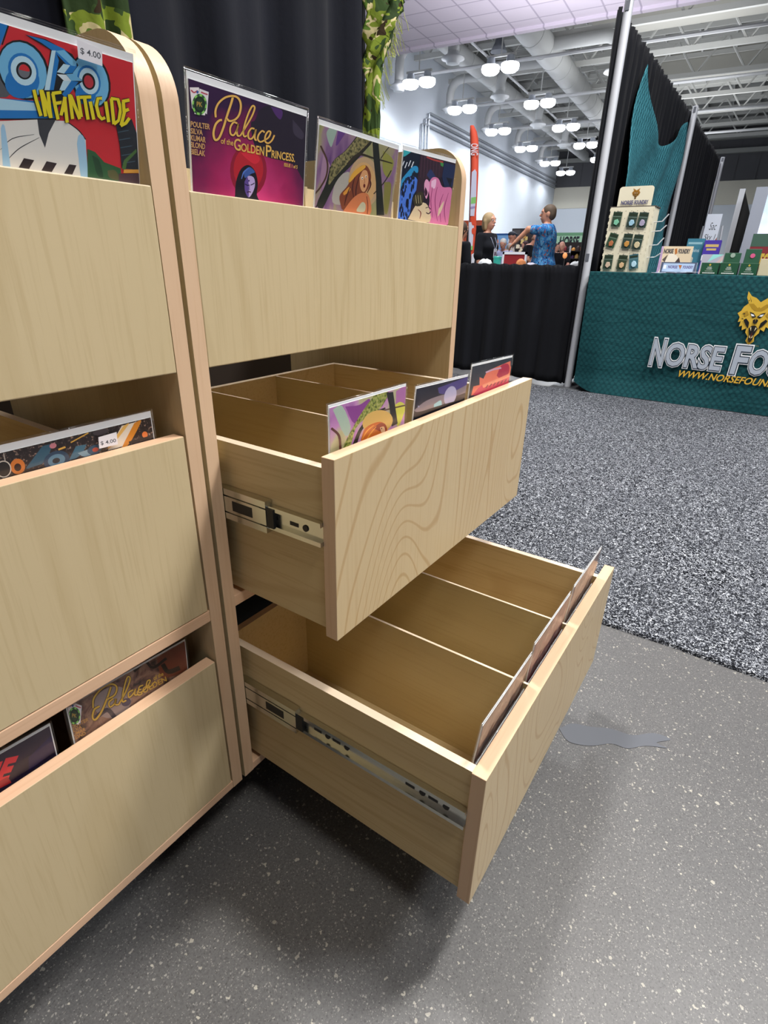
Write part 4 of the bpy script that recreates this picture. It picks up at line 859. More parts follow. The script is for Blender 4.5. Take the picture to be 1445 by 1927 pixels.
# cloth: top, front with soft waves, ends
vs = []; fs = []; ny, nz = 90, 26
rn = random.Random(5)
for i in range(ny + 1):
    y = TY0 + (TY1 - TY0) * i / ny
    hz = .012 + .06 * max(0, 1 - i / 7) ** 2
    for j in range(nz + 1):
        f = j / nz; z = hz + (TZ - hz) * f; b = (1 - f)
        x = TX - .0 + .012 * math.sin(y * 5 + 2*f) * b + .006 * math.sin(y * 13 - 4*f) * b - .03 * max(0, .14 - z) / .14 * (.5 + .5*math.sin(y*3.2)) + .05 * max(0, 1 - i / 6) * b
        vs.append((x, y, z))
m = nz + 1
for i in range(ny):
    for j in range(nz): a = i*m + j; fs.append((a, a + 1, a + m + 1, a + m))
mb = MB(); mb.add(vs, fs)
b0 = len(mb.v); vs = []
for i in range(ny + 1):
    y = TY0 + (TY1 - TY0) * i / ny; vs += [(TX, y, TZ), (TX + .012, y, TZ + .004), (TX + .74, y, TZ + .004), (TX + .75, y, TZ - .3)]
fs = [(i*4 + k, i*4 + k + 1, i*4 + k + 5, i*4 + k + 4) for i in range(ny) for k in range(3)]
mb.add(vs, fs)
for yy in (TY0, TY1): mb.add([(TX, yy, TZ), (TX + .75, yy, TZ), (TX + .75, yy, .05), (TX + .05, yy, .1)], [(0, 1, 2, 3)])
o = mb.build('tablecloth', TEAL, smooth=False); smooth_by_angle(o, 50)
tag(o, 'dark green scale-printed tablecloth with wolf head and white lettering', 'tablecloth'); CLOTH = o
FM = Matrix(((0, 1, 0, 0), (-1, 0, 0, 0), (0, 0, 1, 0), (0, 0, 0, 1)))       # X local = -y world, Y local = +x world
A = Art(Matrix.Translation((TX, 0, 0)) @ FM, -.022, 4e-4, zoom=(1060, 500, 3.753))

AL = Art(A.M, -.022, 4e-4); AU = Art(A.M, -.022, 4e-4)
for wd, xa, xb in (('N', -.140, -.062), ('ORSE', -.042, .305), ('F', .376, .452), ('OUNDRY', .470, 1.03)):
    tall = wd in 'NF'; z0, z1 = (.270 if tall else .279), (.445 if tall else .428)
    q = q2(xa, xb, z0, z1, .004)
    AL.text(wd, q, mat('f4f7fb', .6), .075); 
for wd, xa, xb in (('N', -.140, -.062), ('ORSE', -.042, .305), ('F', .376, .452), ('OUNDRY', .470, 1.03)):
    tall = wd in 'NF'; z0, z1 = (.270 if tall else .279), (.445 if tall else .428)
    q = q2(xa, xb, z0, z1, .004)
    AL.text(wd, q, mat('1a2a3c', .6), .045); AL.text(wd, q, mat('aeb7c4', .6), .022)
q = q2(.055, .86, .207, .252, .012)
AU.text('WWW.NORSEFOUNDRY.COM', q, mat('10181a', .6), .05); AU.text('WWW.NORSEFOUNDRY.COM', q, mat('e0b23a', .6), .018)
AX = 0.0   # set from the brow of the printed head
def wolf(A, px, ax, G='d9b23f', D='17181a', Hh='b08a28'):
    def both(pts, col, sm=0):
        l = [px(p) for p in pts]
        if sm: l = catmull(l + [l[0]], sm)[:-1]
        A.lpoly(l, col); A.lpoly([(2*ax - x, z) for x, z in l], col)
    both([(1307, 566), (1285, 530), (1300, 500), (1284, 470), (1292, 442), (1258, 455), (1262, 422), (1240, 430), (1252, 392), (1232, 398), (1245, 362), (1230, 335), (1256, 318), (1275, 290), (1310, 265), (1298, 225), (1308, 180), (1332, 215), (1365, 228), (1394, 258), (1394, 262), (1307, 562)], G)
    both([(1312, 270), (1345, 268), (1372, 300), (1384, 292), (1376, 322), (1350, 318), (1330, 300)], Hh); both([(1268, 330), (1300, 318), (1310, 345), (1282, 362)], Hh); both([(1292, 520), (1312, 535), (1307, 558), (1296, 540)], Hh)
    both([(1316, 325), (1345, 336), (1362, 362), (1335, 368)], D); both([(1324, 338), (1344, 345), (1350, 357), (1329, 356)], 'eef2f4')
    both([(1272, 382), (1292, 372), (1312, 400), (1304, 442), (1288, 420)], D); both([(1338, 384), (1358, 374), (1350, 412), (1338, 404)], D)
    both([(1308, 442), (1330, 424), (1347, 422), (1312, 540), (1302, 522), (1310, 490)], D); both([(1318, 438), (1328, 432), (1324, 462)], 'e6d9a8'); both([(1310, 505), (1316, 488), (1320, 512)], 'e6d9a8'); both([(1322, 490), (1334, 466), (1316, 526)], '5a2420')
    for p in ([(1258, 342), (1285, 334)], [(1252, 376), (1272, 370)], [(1300, 250), (1318, 240)], [(1320, 215), (1330, 250)]):
        l = [px(q) for q in p]; both([p[0], p[1], (p[1][0] - 3, p[1][1] + 9)], D)
AX = A.px((1385, 290))[0]
wolf(A, A.px, AX)
A.text('TM', [(1350, 560), (1378, 563), (1378, 573), (1350, 570)], mat('8a8450', .6))
def place_print(A, name):
    o = A.build(name, CLOTH); o.matrix_basis = A.M; return o
place_print(A, 'printed_wolf_head'); place_print(AL, 'printed_lettering'); place_print(AU, 'printed_web_address')
# teal banner pinned on the side drape
BT = scale_cloth('teal_banner_print', '1e525c', '4a909c', (0, 2), .05)
mb = MB(); nx, nz = 40, 30; vs = []
def topz(t): return 2.30 - .03*t - .36*math.sin(PI*t**.9)**1.3
for i in range(nx + 1):
    t = i / nx
    for j in range(nz + 1):
        f = j / nz; zt = topz(t); x = 4.90 - .36 * (1 - f) + t * (1.93 + .30 * (1 - f)); z = .75 + (zt - .75) * f
        y = .715 - .028 * math.sin(7*t + 6*f*(1-t)) - .02 * math.sin(15*t - 9*f); vs.append((x, y, z))
m = nz + 1; mb.add(vs, [(i*m + j, (i+1)*m + j, (i+1)*m + j + 1, i*m + j + 1) for i in range(nx) for j in range(nz)])
o = mb.build('teal_banner', BT, smooth=True); s = o.modifiers.new('thickness', 'SOLIDIFY'); s.thickness = .003; tag(o, 'teal scale-printed cloth sagging from pins on the tall black drape', 'banner')
# display rack
RX = 4.22
def rk(u, v): p = P(1120 + u / 9.03, 330 + v / 9.03, 0, RX); return p
CREAM = mat('e3dcc2', .6)
a, b = rk(80, 1590), rk(775, 1625); c = rk(290, 560); d_ = rk(980, 560)
ry0, ry1, rz0, rz1 = .645, .352, .881, 1.303
t = thing('display_rack', 'cream pegboard counter rack with a rounded wolf header', 'rack', (RX, (ry0 + ry1)/2, rz0)); RK = t
hw = (ry0 - ry1) / 2
mb = MB(); mb.box(0, .006, -hw, hw, 0, rz1 - rz0); 
for k in range(10): z = .02 + k*.042; mb.box(-.002, .004, hw - .002, hw + .004, z, z + .018); mb.box(-.002, .004, -hw - .004, -hw + .002, z, z + .018)
for r_ in range(9):
    for k in range(7): mb.ico((-.001, -hw + .03 + k*(2*hw - .06)/6, .03 + r_*.046), (.0012, .0022, .0022), 1, 6, 4)
mb.build('front_board', [CREAM, mat('6a6250', .7)], t)
mb = MB(); mb.box(.006, .19, -hw, -hw + .006, 0, rz1 - rz0); mb.build('side_board', [CREAM], t)
mb = MB(); mb.box(.006, .19, hw - .006, hw, 0, rz1 - rz0); mb.build('side_board', [CREAM], t)
mb = MB(); mb.box(.184, .19, -hw + .006, hw - .006, 0, rz1 - rz0); mb.build('rear_board', [CREAM], t)
mb = MB(); mb.box(.0, .19, -hw - .006, hw + .006, rz1 - rz0, rz1 - rz0 + .006); mb.build('top_board', [mat('5a5248', .7)], t)
hh = .125; hy = .115; pts = [(-hy, 0), (hy, 0)] + [(hy - .02 + .02*math.cos(q), hh - .02 + .02*math.sin(q)) for q in np.linspace(0, PI/2, 6)] + [(-hy + .02 - .02*math.sin(q), hh - .02 + .02*math.cos(q)) for q in np.linspace(0, PI/2, 6)]
mb = MB(); mb.prism([(p[0], p[1] + rz1 - rz0 + .006) for p in pts], 0, .03, .036); hd = mb.build('header_card', [CREAM], t)
A = Art(Matrix.Translation((RX + .03, (ry0 + ry1)/2, rz1 + .006)) @ FM, -.0006, 2e-4)
wpx = lambda p: ((p[0] - 1385 + .289 * (p[1] - 290)) * .0002, (p[1] - 180) * -.00018 + .113); wolf(A, wpx, 0.0, 'a8762c', '4a3a1c', '8a6020')
A.text('NORSE', q2(-.088, -.008, .012, .036), mat('5b5a78', .6), .05); A.text('FOUNDRY', q2(.002, .092, .012, .036), mat('5b5a78', .6), .05)
h2 = A.build('printed_logo', hd); h2.matrix_parent_inverse = Matrix.Identity(4); h2.matrix_local = Matrix.Translation((0.03, 0, rz1 - rz0 + .006)) @ FM
for k, (z, dz) in enumerate(((.33, .05), (.27, .04), (.18, .05), (.10, .03))):
    mb = MB()
    for q in (0, .02): mb.tube([(.09 + q, -hw, z), (.09 + q, -hw - .05, z + .004), (.09 + q, -hw - .085, z + dz)], .0025, 6)
    mb.tube([(.09, -hw - .002, z), (.11, -hw - .002, z)], .0025, 6)
    mb.build('side_hook', mat('d8dade', .35, .3), t)
CARDC = [('2f4634', '7fc0a0'), ('2d4038', '9cc4d8'), ('2d4038', 'a8a0b8'), ('2f4a34', 'b5704a'), ('2d4038', 'c9924a'), ('2d4038', 'cfc09a'), ('2d4234', 'd0b8a0'), ('34432f', 'd8b48a'), ('3d6a74', 'b9dcec')]
CARDL = ['top left, mint green piece', 'top middle, pale blue piece', 'top right, lilac piece', 'middle left, tilted, copper piece', 'centre, golden piece', 'middle right, cream piece', 'bottom left, pale pink pieces', 'bottom middle, tan piece', 'bottom right, teal card with light blue piece']
for i, (u, v, tl) in enumerate([(370, 750, 3), (630, 760, 4), (810, 762, 4), (290, 1110, 14), (547, 1120, 3), (722, 1135, 4), (222, 1472, 0), (460, 1480, 3), (657, 1465, -9)]):
    p = rk(u, v); c1, c2 = CARDC[i]
    M = Matrix.Translation((RX - .012, p.y, p.z)) @ FM @ Matrix.Rotation(math.radians(tl), 4, 'Y')
    cd = thing('carded_pack', 'small carded pack on the cream rack, ' + CARDL[i], 'pack', group='carded packs on the cream rack', m=M)
    mb = MB(); mb.box(-.031, .031, 0, .0015, -.048, .048, 0); mb.box(-.029, .029, -.0004, 0, .017, .0185, 1); mb.box(-.027, .027, -.0004, 0, .026, .040, 2); mb.box(-.029, .029, -.0004, 0, -.046, -.0455, 1); mb.build('card', [mat(c1, .5), mat('9fb4a6', .5), mat('20301f', .5)], cd)
    mb = MB(); r_ = random.Random(i); mb.prism([(.002 + (.017 + .004*r_.random())*math.cos(q + i), -.018 + (.02 + .004*r_.random())*math.sin(q + i)) for q in np.linspace(0, 2*PI, 6 + i % 3)[:-1]], 1, -.007, 0); mb.build('blister', [mat(c2, .3)], cd, bevel=.002)
    mb = MB(); mb.tube([(0, .013, .05), (0, -.016, .05), (0, -.018, .055)], .0013, 6); mb.tube([(-.012, .010, .05), (.012, .010, .05)], .0013, 6); o = mb.build('peg_hook', mat('5a5a5c', .4, .6), RK); o.matrix_parent_inverse = RK.matrix_basis.inverted(); o.matrix_basis = M
# things on the green cloth
TT = TZ + .0045
def yz(u, v, x): p = P(u, v, 0, x); return p.y, p.z
def slab(name, label, cat, u0, u1, v0, x, th, mats, faces=None, base=TT, group=None, lean=0, artf=None, vb=None, z1=None):
    ya, za = yz(u0, v0, x); yb, _ = yz(u1, v0, x); z1 = z1 or za
    M = Matrix.Translation((x, ya, base)) @ FM @ Matrix.Rotation(math.radians(lean), 4, 'X')
    t = thing(name, label, cat, group=group, m=M); w = abs(ya - yb); h = z1 - base
    mb = MB(); mb.box(0, w, 0, th, 0, h); body = mb.build('body', mats, t, bevel=min(.002, th*.3))
    if artf: A = Art(M, -.0006, 1.2e-4); artf(A, w, h); A.build('printed_face', t)
    return t, w, h
def art_sign(A, w, h):
    A.lpoly([(0, 0), (w, 0), (w, h), (0, h)], 'd9c6a8'); A.lpoly([(0, 0), (w*.1, 0), (w*.06, h), (0, h)], 'b69ac0'); A.lpoly([(w*.05, 0), (w*.3, h*.75), (w*.5, h*.7), (w*.8, h*.3), (w, h*.2), (w, 0)], 'e6dccb'); A.lpoly([(w*.1, h*.5), (w*.25, h*.7), (w*.2, h*.4)], '5a5048'); A.lpoly([(w*.4, h*.15), (w*.62, h*.6), (w*.72, h*.35), (w*.6, h*.1)], '4a3c38'); A.lpoly([(w*.8, 0), (w, h*.4), (w, 0)], '6f9ab0')
    A.lpoly([(w*.43, h*.9), (w*.5, h*.93), (w*.53, h*.75), (w*.48, h*.68)], 'b06a30'); A.text('NORSE', q2(w*.1, w*.40, h*.74, h*.9), mat('3a3a40', .5), .04); A.text('FOUNDRY', q2(w*.56, w*.92, h*.74, h*.9), mat('3a3a40', .5), .04)
slab('counter_sign', 'wide tan illustrated sign with a small wolf head on the green table', 'sign', 1245, 1305, 463, 4.36, .006, [WHITE], artf=art_sign, lean=-6)
def art_flyer(A, w, h):
    A.lpoly([(0, 0), (w, 0), (w, h), (0, h)], '4f5a70'); A.lpoly([(w*.05, h*.15), (w*.93, h*.15), (w*.95, h*.9), (w*.07, h*.9)], 'a9bfd8'); A.lpoly([(w*.5, h*.75), (w*.6, h*.75), (w*.57, h*.35)], 'b06a30'); A.text('NORSE', q2(w*.22, w*.48, h*.45, h*.7), mat('5a4a80', .5), .03); A.text('FOUNDRY', q2(w*.64, w*.92, h*.45, h*.7), mat('5a4a80', .5), .03); A.lpoly([(w*.08, h*.4), (w*.16, h*.4), (w*.16, h*.75), (w*.08, h*.75)], 'e8ecf2')
slab('flyer_holder', 'low blue flyer holder in front of the wide tan sign', 'holder', 1245, 1312, 493, 4.20, .05, [mat('8fa4bf', .25)], artf=art_flyer)
for i in range(7):
    y, z = yz(1236 + i*11, 512, 4.13); o_ = MB(); a = random.uniform(-.5, .5); o_.box(-.05, .05, -.035, .035, 0, .0015, M=Matrix.Translation((4.13 + .008*(i % 3), y, TT + .0008 + .0017*i)) @ Matrix.Rotation(a, 4, 'Z')); o = o_.build('paper_flyer', mat(['dfe4ee', 'b8cbe6', 'e8e8ee'][i % 3], .6)); tag(o, 'white paper flyer in the loose fan at the front edge of the green table', 'flyer', 'loose flyers on the green table')
def art_tealbk(A, w, h):
    A.lpoly([(0, 0), (w, 0), (w, h), (0, h)], '3f7c92'); A.text('Chessex'[:0] or 'Coins', q2(w*.2, w*.8, h*.62, h*.72), mat('cfe0e4', .5)); A.lpoly([(w*.08, h*.84), (w*.9, h*.84), (w*.9, h*.9), (w*.08, h*.9)], '8fb8c4'); A.lpoly([(0, 0), (w*.5, h*.12), (w*.55, h*.45), (w*.2, h*.6), (0, h*.5)], 'c9c6b8'); A.lpoly([(w*.6, 0), (w, h*.25), (w, 0)], '58a8cc')
slab('boxed_game', 'teal illustrated box standing behind the wide tan sign', 'box', 1295, 1327, 449, 4.50, .05, [mat('3f7c92', .4)], artf=art_tealbk)
def art_purple(A, w, h):
    A.lpoly([(0, 0), (w, 0), (w, h), (0, h)], '4a38a0'); A.lpoly([(w*.1, h*.8), (w*.9, h*.8), (w*.9, h*.88), (w*.1, h*.88)], 'cbb070'); A.lpoly([(w*.2, h*.7), (w*.8, h*.7), (w*.8, h*.76), (w*.2, h*.76)], 'cbb070'); A.lpoly([(0, h*.4), (w, h*.42), (w, h*.58), (0, h*.56)], 'e8e8f4')
slab('boxed_game', 'purple box with gold lines standing under the handwritten sign', 'box', 1327, 1358, 452, 4.46, .05, [mat('4a38a0', .4)], artf=art_purple)
def art_pastel(A, w, h):
    A.lpoly([(0, 0), (w, 0), (w, h), (0, h)], 'a8a6b4'); A.lpoly([(0, h*.2), (w*.6, h*.45), (w, h*.95), (w, h*.6), (w*.5, 0), (0, 0)], 'c2a8a8'); A.lpoly([(w*.4, 0), (w, h*.7), (w, 0)], '9cc4b8'); A.lpoly([(w*.3, h*.6), (w, h), (w*.5, h)], '8fd0cc')
slab('art_print', 'pastel landscape print leaning on the purple box', 'print', 1322, 1362, 478, 4.36, .006, [WHITE], artf=art_pastel, lean=-8)
for i, (u0, u1, v0) in enumerate([(1321, 1354, 494), (1357, 1391, 494), (1395, 1428, 495)]):
    def art_tray(A, w, h):
        A.lpoly([(w*.43, h*.82), (w*.5, h*.92), (w*.57, h*.82), (w*.5, h*.7)], 'c9b04a'); 
        A.text('NORSE', q2(w*.38, w*.62, h*.54, h*.66), mat('b9c6bc', .6), .03); A.text('FOUNDRY', q2(w*.34, w*.66, h*.4, h*.52), mat('b9c6bc', .6), .03)
        A.lpoly([(w*.28, h*.26), (w*.72, h*.26), (w*.74, h*.32), (w*.26, h*.32)], '8fa092')
        for k in range(9): A.lpoly([(w*(.15 + k*.08), h*.08), (w*(.21 + k*.08), h*.08), (w*(.215 + k*.08), h*.17), (w*(.155 + k*.08), h*.17)], 'e2e6e2')
    t, w, h = slab('card_tray', ['dark green card tray leftmost on the table, tall pastel print behind it', 'dark green card tray in the middle with a green lid card raised behind', 'dark green card tray at right with a pink round mark on its rear card'][i], 'tray', u0, u1, v0, 4.14, .11, [mat('24523a', .4)], artf=art_tray, group='dark green card trays')
    if i: 
        mb = MB(); mb.box(.004, w - .004, .07, .078, 0, h + (.06 if i == 1 else .085)); b_ = mb.build('rear_card', [mat('2f5a44', .45)], t, bevel=.002)
        mb = MB(); mb.lathe([(.014, 0), (.014, .003)], n=14, M=Matrix.Translation((w*.5, .07, h + .045)) @ Matrix.Rotation(PI/2, 4, 'X')); mb.build('round_mark', [mat('d8608c' if i == 2 else '9fb0a4', .4)], b_)
t, w, h = slab('paper_sack', 'tan box at the right edge of the green table', 'box', 1432, 1462, 487, 4.16, .14, [mat('cabf9f', .7)])
# next booth beyond: handwritten sign, black partition, lit column
def art_hand(A, w, h):
    A.lpoly([(0, 0), (w, 0), (w, h), (0, h)], 'dfe4f2'); A.lpoly([(w*.72, 0), (w, 0), (w, h*.45), (w*.8, h*.3)], 'a4523c')
    A.text('Sac', q2(w*.3, w*.75, h*.62, h*.8, .01), mat('4a4a52', .6)); A.text('Sky 1', q2(w*.08, w*.8, h*.34, h*.52, .01), mat('2e2e34', .6))
slab('handwritten_sign', 'white sign with two handwritten words beside the black drape', 'sign', 1332, 1360, 403, 7.0, .01, [WHITE], artf=art_hand, base=1.05)
t = thing('sign_easel', 'thin metal easel legs holding the handwritten sign', 'easel', (7.04, yz(1346, 403, 7.0)[0], 0))
for dy in (-.09, .09): mb = MB(); mb.tube([(0, dy*2, 0), (.02, dy, 1.34)], .012, 8); mb.build('leg', mat('c8ccd4', .4, .4), t)
mb = MB(); mb.box(-.03, .03, -.12, .12, 1.03, 1.048); mb.build('ledge', mat('c8ccd4', .4, .4), t)
y, z = yz(1398, 355, 8.2); y2, _ = yz(1418, 400, 8.2)
t = thing('partition_panel', 'black partition panel with a pale grey metal edge post', 'panel', (8.2, y, 0))
mb = MB(); mb.box(0, .05, -.03, .03, 0, z); mb.build('edge_post', POLEW, t)
mb = MB(); mb.prism([(-.03, 0), (-.03, z - .03), (-.20, z - .40), (-.34, z - .46), (-.62, z - .7), (-.62, 0)], 0, .01, .03); mb.build('black_cloth', [mat('08080a', .8)], t)
mb = MB(); mb.prism([(-.14, z - .52), (-.20, z - .42), (-.25, z - .46), (-.24, z - .7), (-.17, z - .8), (-.13, z - .75)], 0, -.004, .008); mb.build('white_tag', [mat('c8d4ea', .5)], t)
y, z = yz(1424, 352, 8.0)
def lit_mat():
    t = NT('lit_column_print'); v = t.obj(); sx = t.n('ShaderNodeSeparateXYZ'); t.l(v, sx.inputs[0]); zz = t.math('ADD', t.math('MULTIPLY', sx.outputs[2], .55), t.math('MULTIPLY', t.noise(v, 5, 3), .35))
    c = t.ramp(zz, [(.50, '7a2aa8'), (.66, 'e070e0'), (.78, 'f0a890'), (.92, 'eef0ff'), (1.1, 'cfe4f8')]); m = t.out(c, .4); t.l(c, t.b.inputs['Emission Color']); t.b.inputs['Emission Strength'].default_value = .45; return m
t = thing('lit_display_column', 'tall glowing pink and white display column beside the black panel', 'display', (8.0, y, 0))
mb = MB(); mb.box(0, .5, -.13, .0, 0, z); mb.build('grey_side', [mat('a8aebb', .4)], t)
mb = MB(); mb.box(.0, .5, -.36, -.13, 0, z - .03); mb.build('lit_face', [lit_mat()], t)
y, z = yz(1436, 440, 7.6)
t, w, h = slab('poster_board', 'red poster with yellow lettering right of the glowing column', 'poster', 1418, 1475, 440, 7.6, .02, [mat('8c2c34', .5)], base=.0, artf=lambda A, w, h: (A.lpoly([(0, h*.62), (w, h*.62), (w, h*.72), (0, h*.72)], '2c2c48'), A.text('KATO', q2(w*.1, w*.75, h*.74, h*.84), mat('d8b848', .5), .05), A.lpoly([(0, h*.9), (w, h*.9), (w, h), (0, h)], '4a6a5a')))

# ================================================================== THINGS AND PEOPLE BEYOND THE FENCE
def skin(c='d8a488'): return mat(c, .55)
RIGHT = Vector((_R @ Vector((1, 0, 0))).to_2d()).normalized() if False else Vector((.5658, -.8243)).normalized(); TOCAM = Vector((-.83, -.558)).normalized()
def hand(W, d, n, s, r=.0085, curl=.35):
    d, n, s = [Vector(v).normalized() for v in (d, n, s)]; W = Vector(W); pr = []
    for k in range(4): K = W + d*.085 + s*((k - 1.5)*.0205); pr.append(('c', W + d*.01 + s*((k - 1.5)*.012), K, .016, .0125, .012))
    for k, L in enumerate((.068, .078, .072, .055)):
        K = W + d*.085 + s*((k - 1.5)*.0215); a = curl * (1 + .15*k); m = K + (d*math.cos(a*.6) + n*math.sin(a*.6))*L*.55; e = m + (d*math.cos(a*1.8) + n*math.sin(a*1.8))*L*.45
        pr += [('c', K, m, r*1.1, r, .006), ('c', m, e, r, r*.8, .006)]
    a = W + d*.03 - s*.03; b = a + d*.035 - s*.03 + n*.012; pr += [('c', W + d*.015 - s*.015, a, .017, .014, .01), ('c', a, b, .0125, .011, .008), ('c', b, b + d*.03 - s*.004 + n*.01, .0105, .008, .008)]
    return pr
def person(name, label, loc, fwd, H, armL, armR, top, sleeve, hem, pants, hair, hairstyle, res=.011, skinc='d8a488', female=False, lean=0, extras=None, group=None, curl=.35, bulk=1.0, collar=0):
    """standing 1.75 m figure facing -y, scaled to H; armL/armR = (elbow, wrist, finger dir)"""
    k = H / 1.75; yaw = math.atan2(fwd[1], fwd[0]) + PI/2
    t = thing(name, label, 'person', loc, yaw, group)
    S = Matrix.Diagonal((k, k, k, 1)); LM = Matrix.Translation((0, 0, .95)) @ Matrix.Rotation(math.radians(lean), 4, 'X') @ Matrix.Translation((0, 0, -.95))
    def up(p): return LM @ Vector(p)
    sh = .165 if female else .185; hipw = .165 if female else .155
    torso = [('e', up((0, .01, 1.30)), (.145 if female else .165, .105, .18)), ('c', up((-sh + .04, .015, 1.42)), up((sh - .04, .015, 1.42)), .058, .058), ('e', up((0, .0, 1.12)), (.135 if female else .15, .11, .16)), ('e', Vector((0, .012, .97)), (hipw, .12, .11))]
    if female: torso += [('e', up((-.07, -.075, 1.27)), (.062, .055, .062)), ('e', up((.07, -.075, 1.27)), (.062, .055, .062))]
    neck = [('c', up((0, .018, 1.44)), up((0, .0, 1.56)), .055 if not female else .047, .05 if not female else .043)]
    hc = up((0, -.008, 1.645))
    head = [('e', up((0, -.002, 1.655)), (.074, .094, .098)), ('e', up((0, -.03, 1.585)), (.056, .062, .062)), ('c', up((0, -.045, 1.548)), up((0, -.062, 1.552)), .028, .022, .02), ('c', up((0, -.094, 1.655)), up((0, -.112, 1.618)), .009, .014, .015), ('e', up((.077, .012, 1.63)), (.011, .02, .032)), ('e', up((-.077, .012, 1.63)), (.011, .02, .032)),
            ('c', up((-.04, -.082, 1.672)), up((.04, -.082, 1.672)), .014, .014, .02), ('c', up((-.02, -.092, 1.58)), up((.02, -.092, 1.58)), .009, .009, .01)]
    legs = []
    for s in (-1, 1):
        kn = (s*.095, -.005, .50); an = (s*.095, .02, .09)
        hp = (s*.085, .005, .93)
        legs.append([('c', hp, kn, .088, .056), ('c', kn, an, .054, .038), ('c', (s*.095, .035, .045), (s*.10, -.12, .03), .036, .028)])
    arms = []; hands = []; sl = []
    for s, a in ((-1, armR), (1, armL)):
        Sh = up((s*sh, .015, 1.415)); E = up(a[0]); Wp = up(a[1]); d = Vector(a[2]).normalized()
        arms += [('c', Sh, E, .048, .038), ('c', E, Wp, .039, .026)]
        n = Vector((0, -1, 0)) if abs(d.y) < .7 else Vector((0, 0, -1)); sd = d.cross(n).normalized(); sd = sd if sd.dot(Vector((s, 0, 0))) * (1) >= 0 else -sd; n = (n - d * n.dot(d)).normalized()
        hands += hand(Wp, d, n, sd, curl=curl); sl.append((Sh, E, Wp))
    torso = [(('e', p[1], tuple(q*bulk for q in p[2])) if p[0] == 'e' else p) for p in torso]
    sc = lambda prims, g=0: [(('c', p[1]*k if isinstance(p[1], Vector) else Vector(p[1])*k, Vector(p[2])*k, (p[3] + g)*k, (p[4] + g)*k) + tuple(q*k for q in p[5:6])) if p[0] == 'c' else ('e', Vector(p[1])*k, tuple((q + g)*k for q in p[2])) for p in prims]
    sdf_obj('body', sc(torso + neck + head + legs[0] + legs[1] + arms + hands), res, skin(skinc), t, .03*k)
    stl = []
    for Sh, E, Wp in sl:
        if sleeve <= 1: stl.append(('c', Sh, Sh.lerp(E, sleeve), .05, .047))
        else: stl += [('c', Sh, E, .05, .042), ('c', E, E.lerp(Wp, sleeve - 1), .042, .036)]
    low = [('e', Vector((0, .012, .95)), ((hipw + .01)*bulk, .125*bulk, .16)), ('e', Vector((0, .02, .84)), ((hipw + .03)*bulk, .15*bulk, .2))] if hem < .95 else []
    sdf_obj('shirt', sc(torso + low + stl + (neck if collar else []), .016), res*1.1, top, t, .035*k, [(2, -1, hem*k), (2, 1, (up((0, 0, 1.475 + collar)).z)*k)])
    sdf_obj('trousers', sc([torso[-1]] + legs[0][:2] + legs[1][:2], .014), res*1.3, pants, t, .03*k, [(2, 1, 1.0*k), (2, -1, .07*k)])
    for s in (0, 1): sdf_obj('shoe', sc([legs[s][2]], .012), res*1.2, mat('1c1c1e', .5), t, .02, [(2, -1, .0)])
    hm = hair
    if hairstyle == 'short': hp = [('e', up((0, .012, 1.675)), (.084, .097, .088)), ('e', up((0, .045, 1.625)), (.078, .065, .07)), ('e', up((0, -.105, 1.60)), (.095, .085, .095), '-')]
    elif hairstyle == 'bob': hp = [('e', up((0, .015, 1.66)), (.092, .105, .105)), ('c', up((-.075, .02, 1.63)), up((-.072, .01, 1.535)), .034, .026), ('c', up((.075, .02, 1.63)), up((.072, .01, 1.535)), .034, .026), ('e', up((0, .055, 1.58)), (.085, .055, .085)), ('e', up((0, -.112, 1.60)), (.062, .085, .095), '-')]
    elif hairstyle == 'long': hp = [('e', up((0, .015, 1.66)), (.09, .105, .105)), ('c', up((0, .06, 1.62)), up((0, .085, 1.36)), .085, .06), ('e', up((0, -.112, 1.60)), (.062, .085, .095), '-')]
    elif hairstyle == 'cap': hp = [('e', up((0, .0, 1.695)), (.085, .102, .07)), ('c', up((-.03, -.10, 1.69)), up((.03, -.10, 1.69)), .012, .012), ('c', up((0, -.09, 1.69)), up((0, -.15, 1.682)), .03, .02)]
    else: hp = [('e', up((0, .035, 1.615)), (.081, .068, .045)), ('e', up((0, -.09, 1.62)), (.1, .085, .1), '-')]
    hp2 = [(('e', Vector(p[1])*k, tuple(q*k for q in p[2])) + (('-',) if p[-1] == '-' else ())) if p[0] == 'e' else ('c', Vector(p[1])*k, Vector(p[2])*k, p[3]*k, p[4]*k) for p in hp]
    sdf_obj('cap' if hairstyle == 'cap' else 'hair', hp2, res, hm, t, .02)
    for s in (-1, 1):
        mb = MB(); mb.ico(up((s*.031, -.086, 1.648))*k, .012*k, 0, 8, 6); mb.ico(up((s*.031, -.0945, 1.648))*k, .006*k, 1, 8, 6); mb.build('eye', [mat('e8e4de', .3), mat('2a2420', .3)], t, True)
    mb = MB(); mb.tube([up((-.022, -.0985, 1.578))*k, up((0, -.1035, 1.576))*k, up((.022, -.0985, 1.578))*k], .0045*k, 6); mb.build('mouth', mat('a85a52', .5), t, True)
    if extras: extras(t, up, k)
    return t
BLACKTOP = cloth('black_top', '12141a', '181a20', scale=80)
JEANS = cloth('dark_trousers', '23262e', '2b2f38', scale=120)
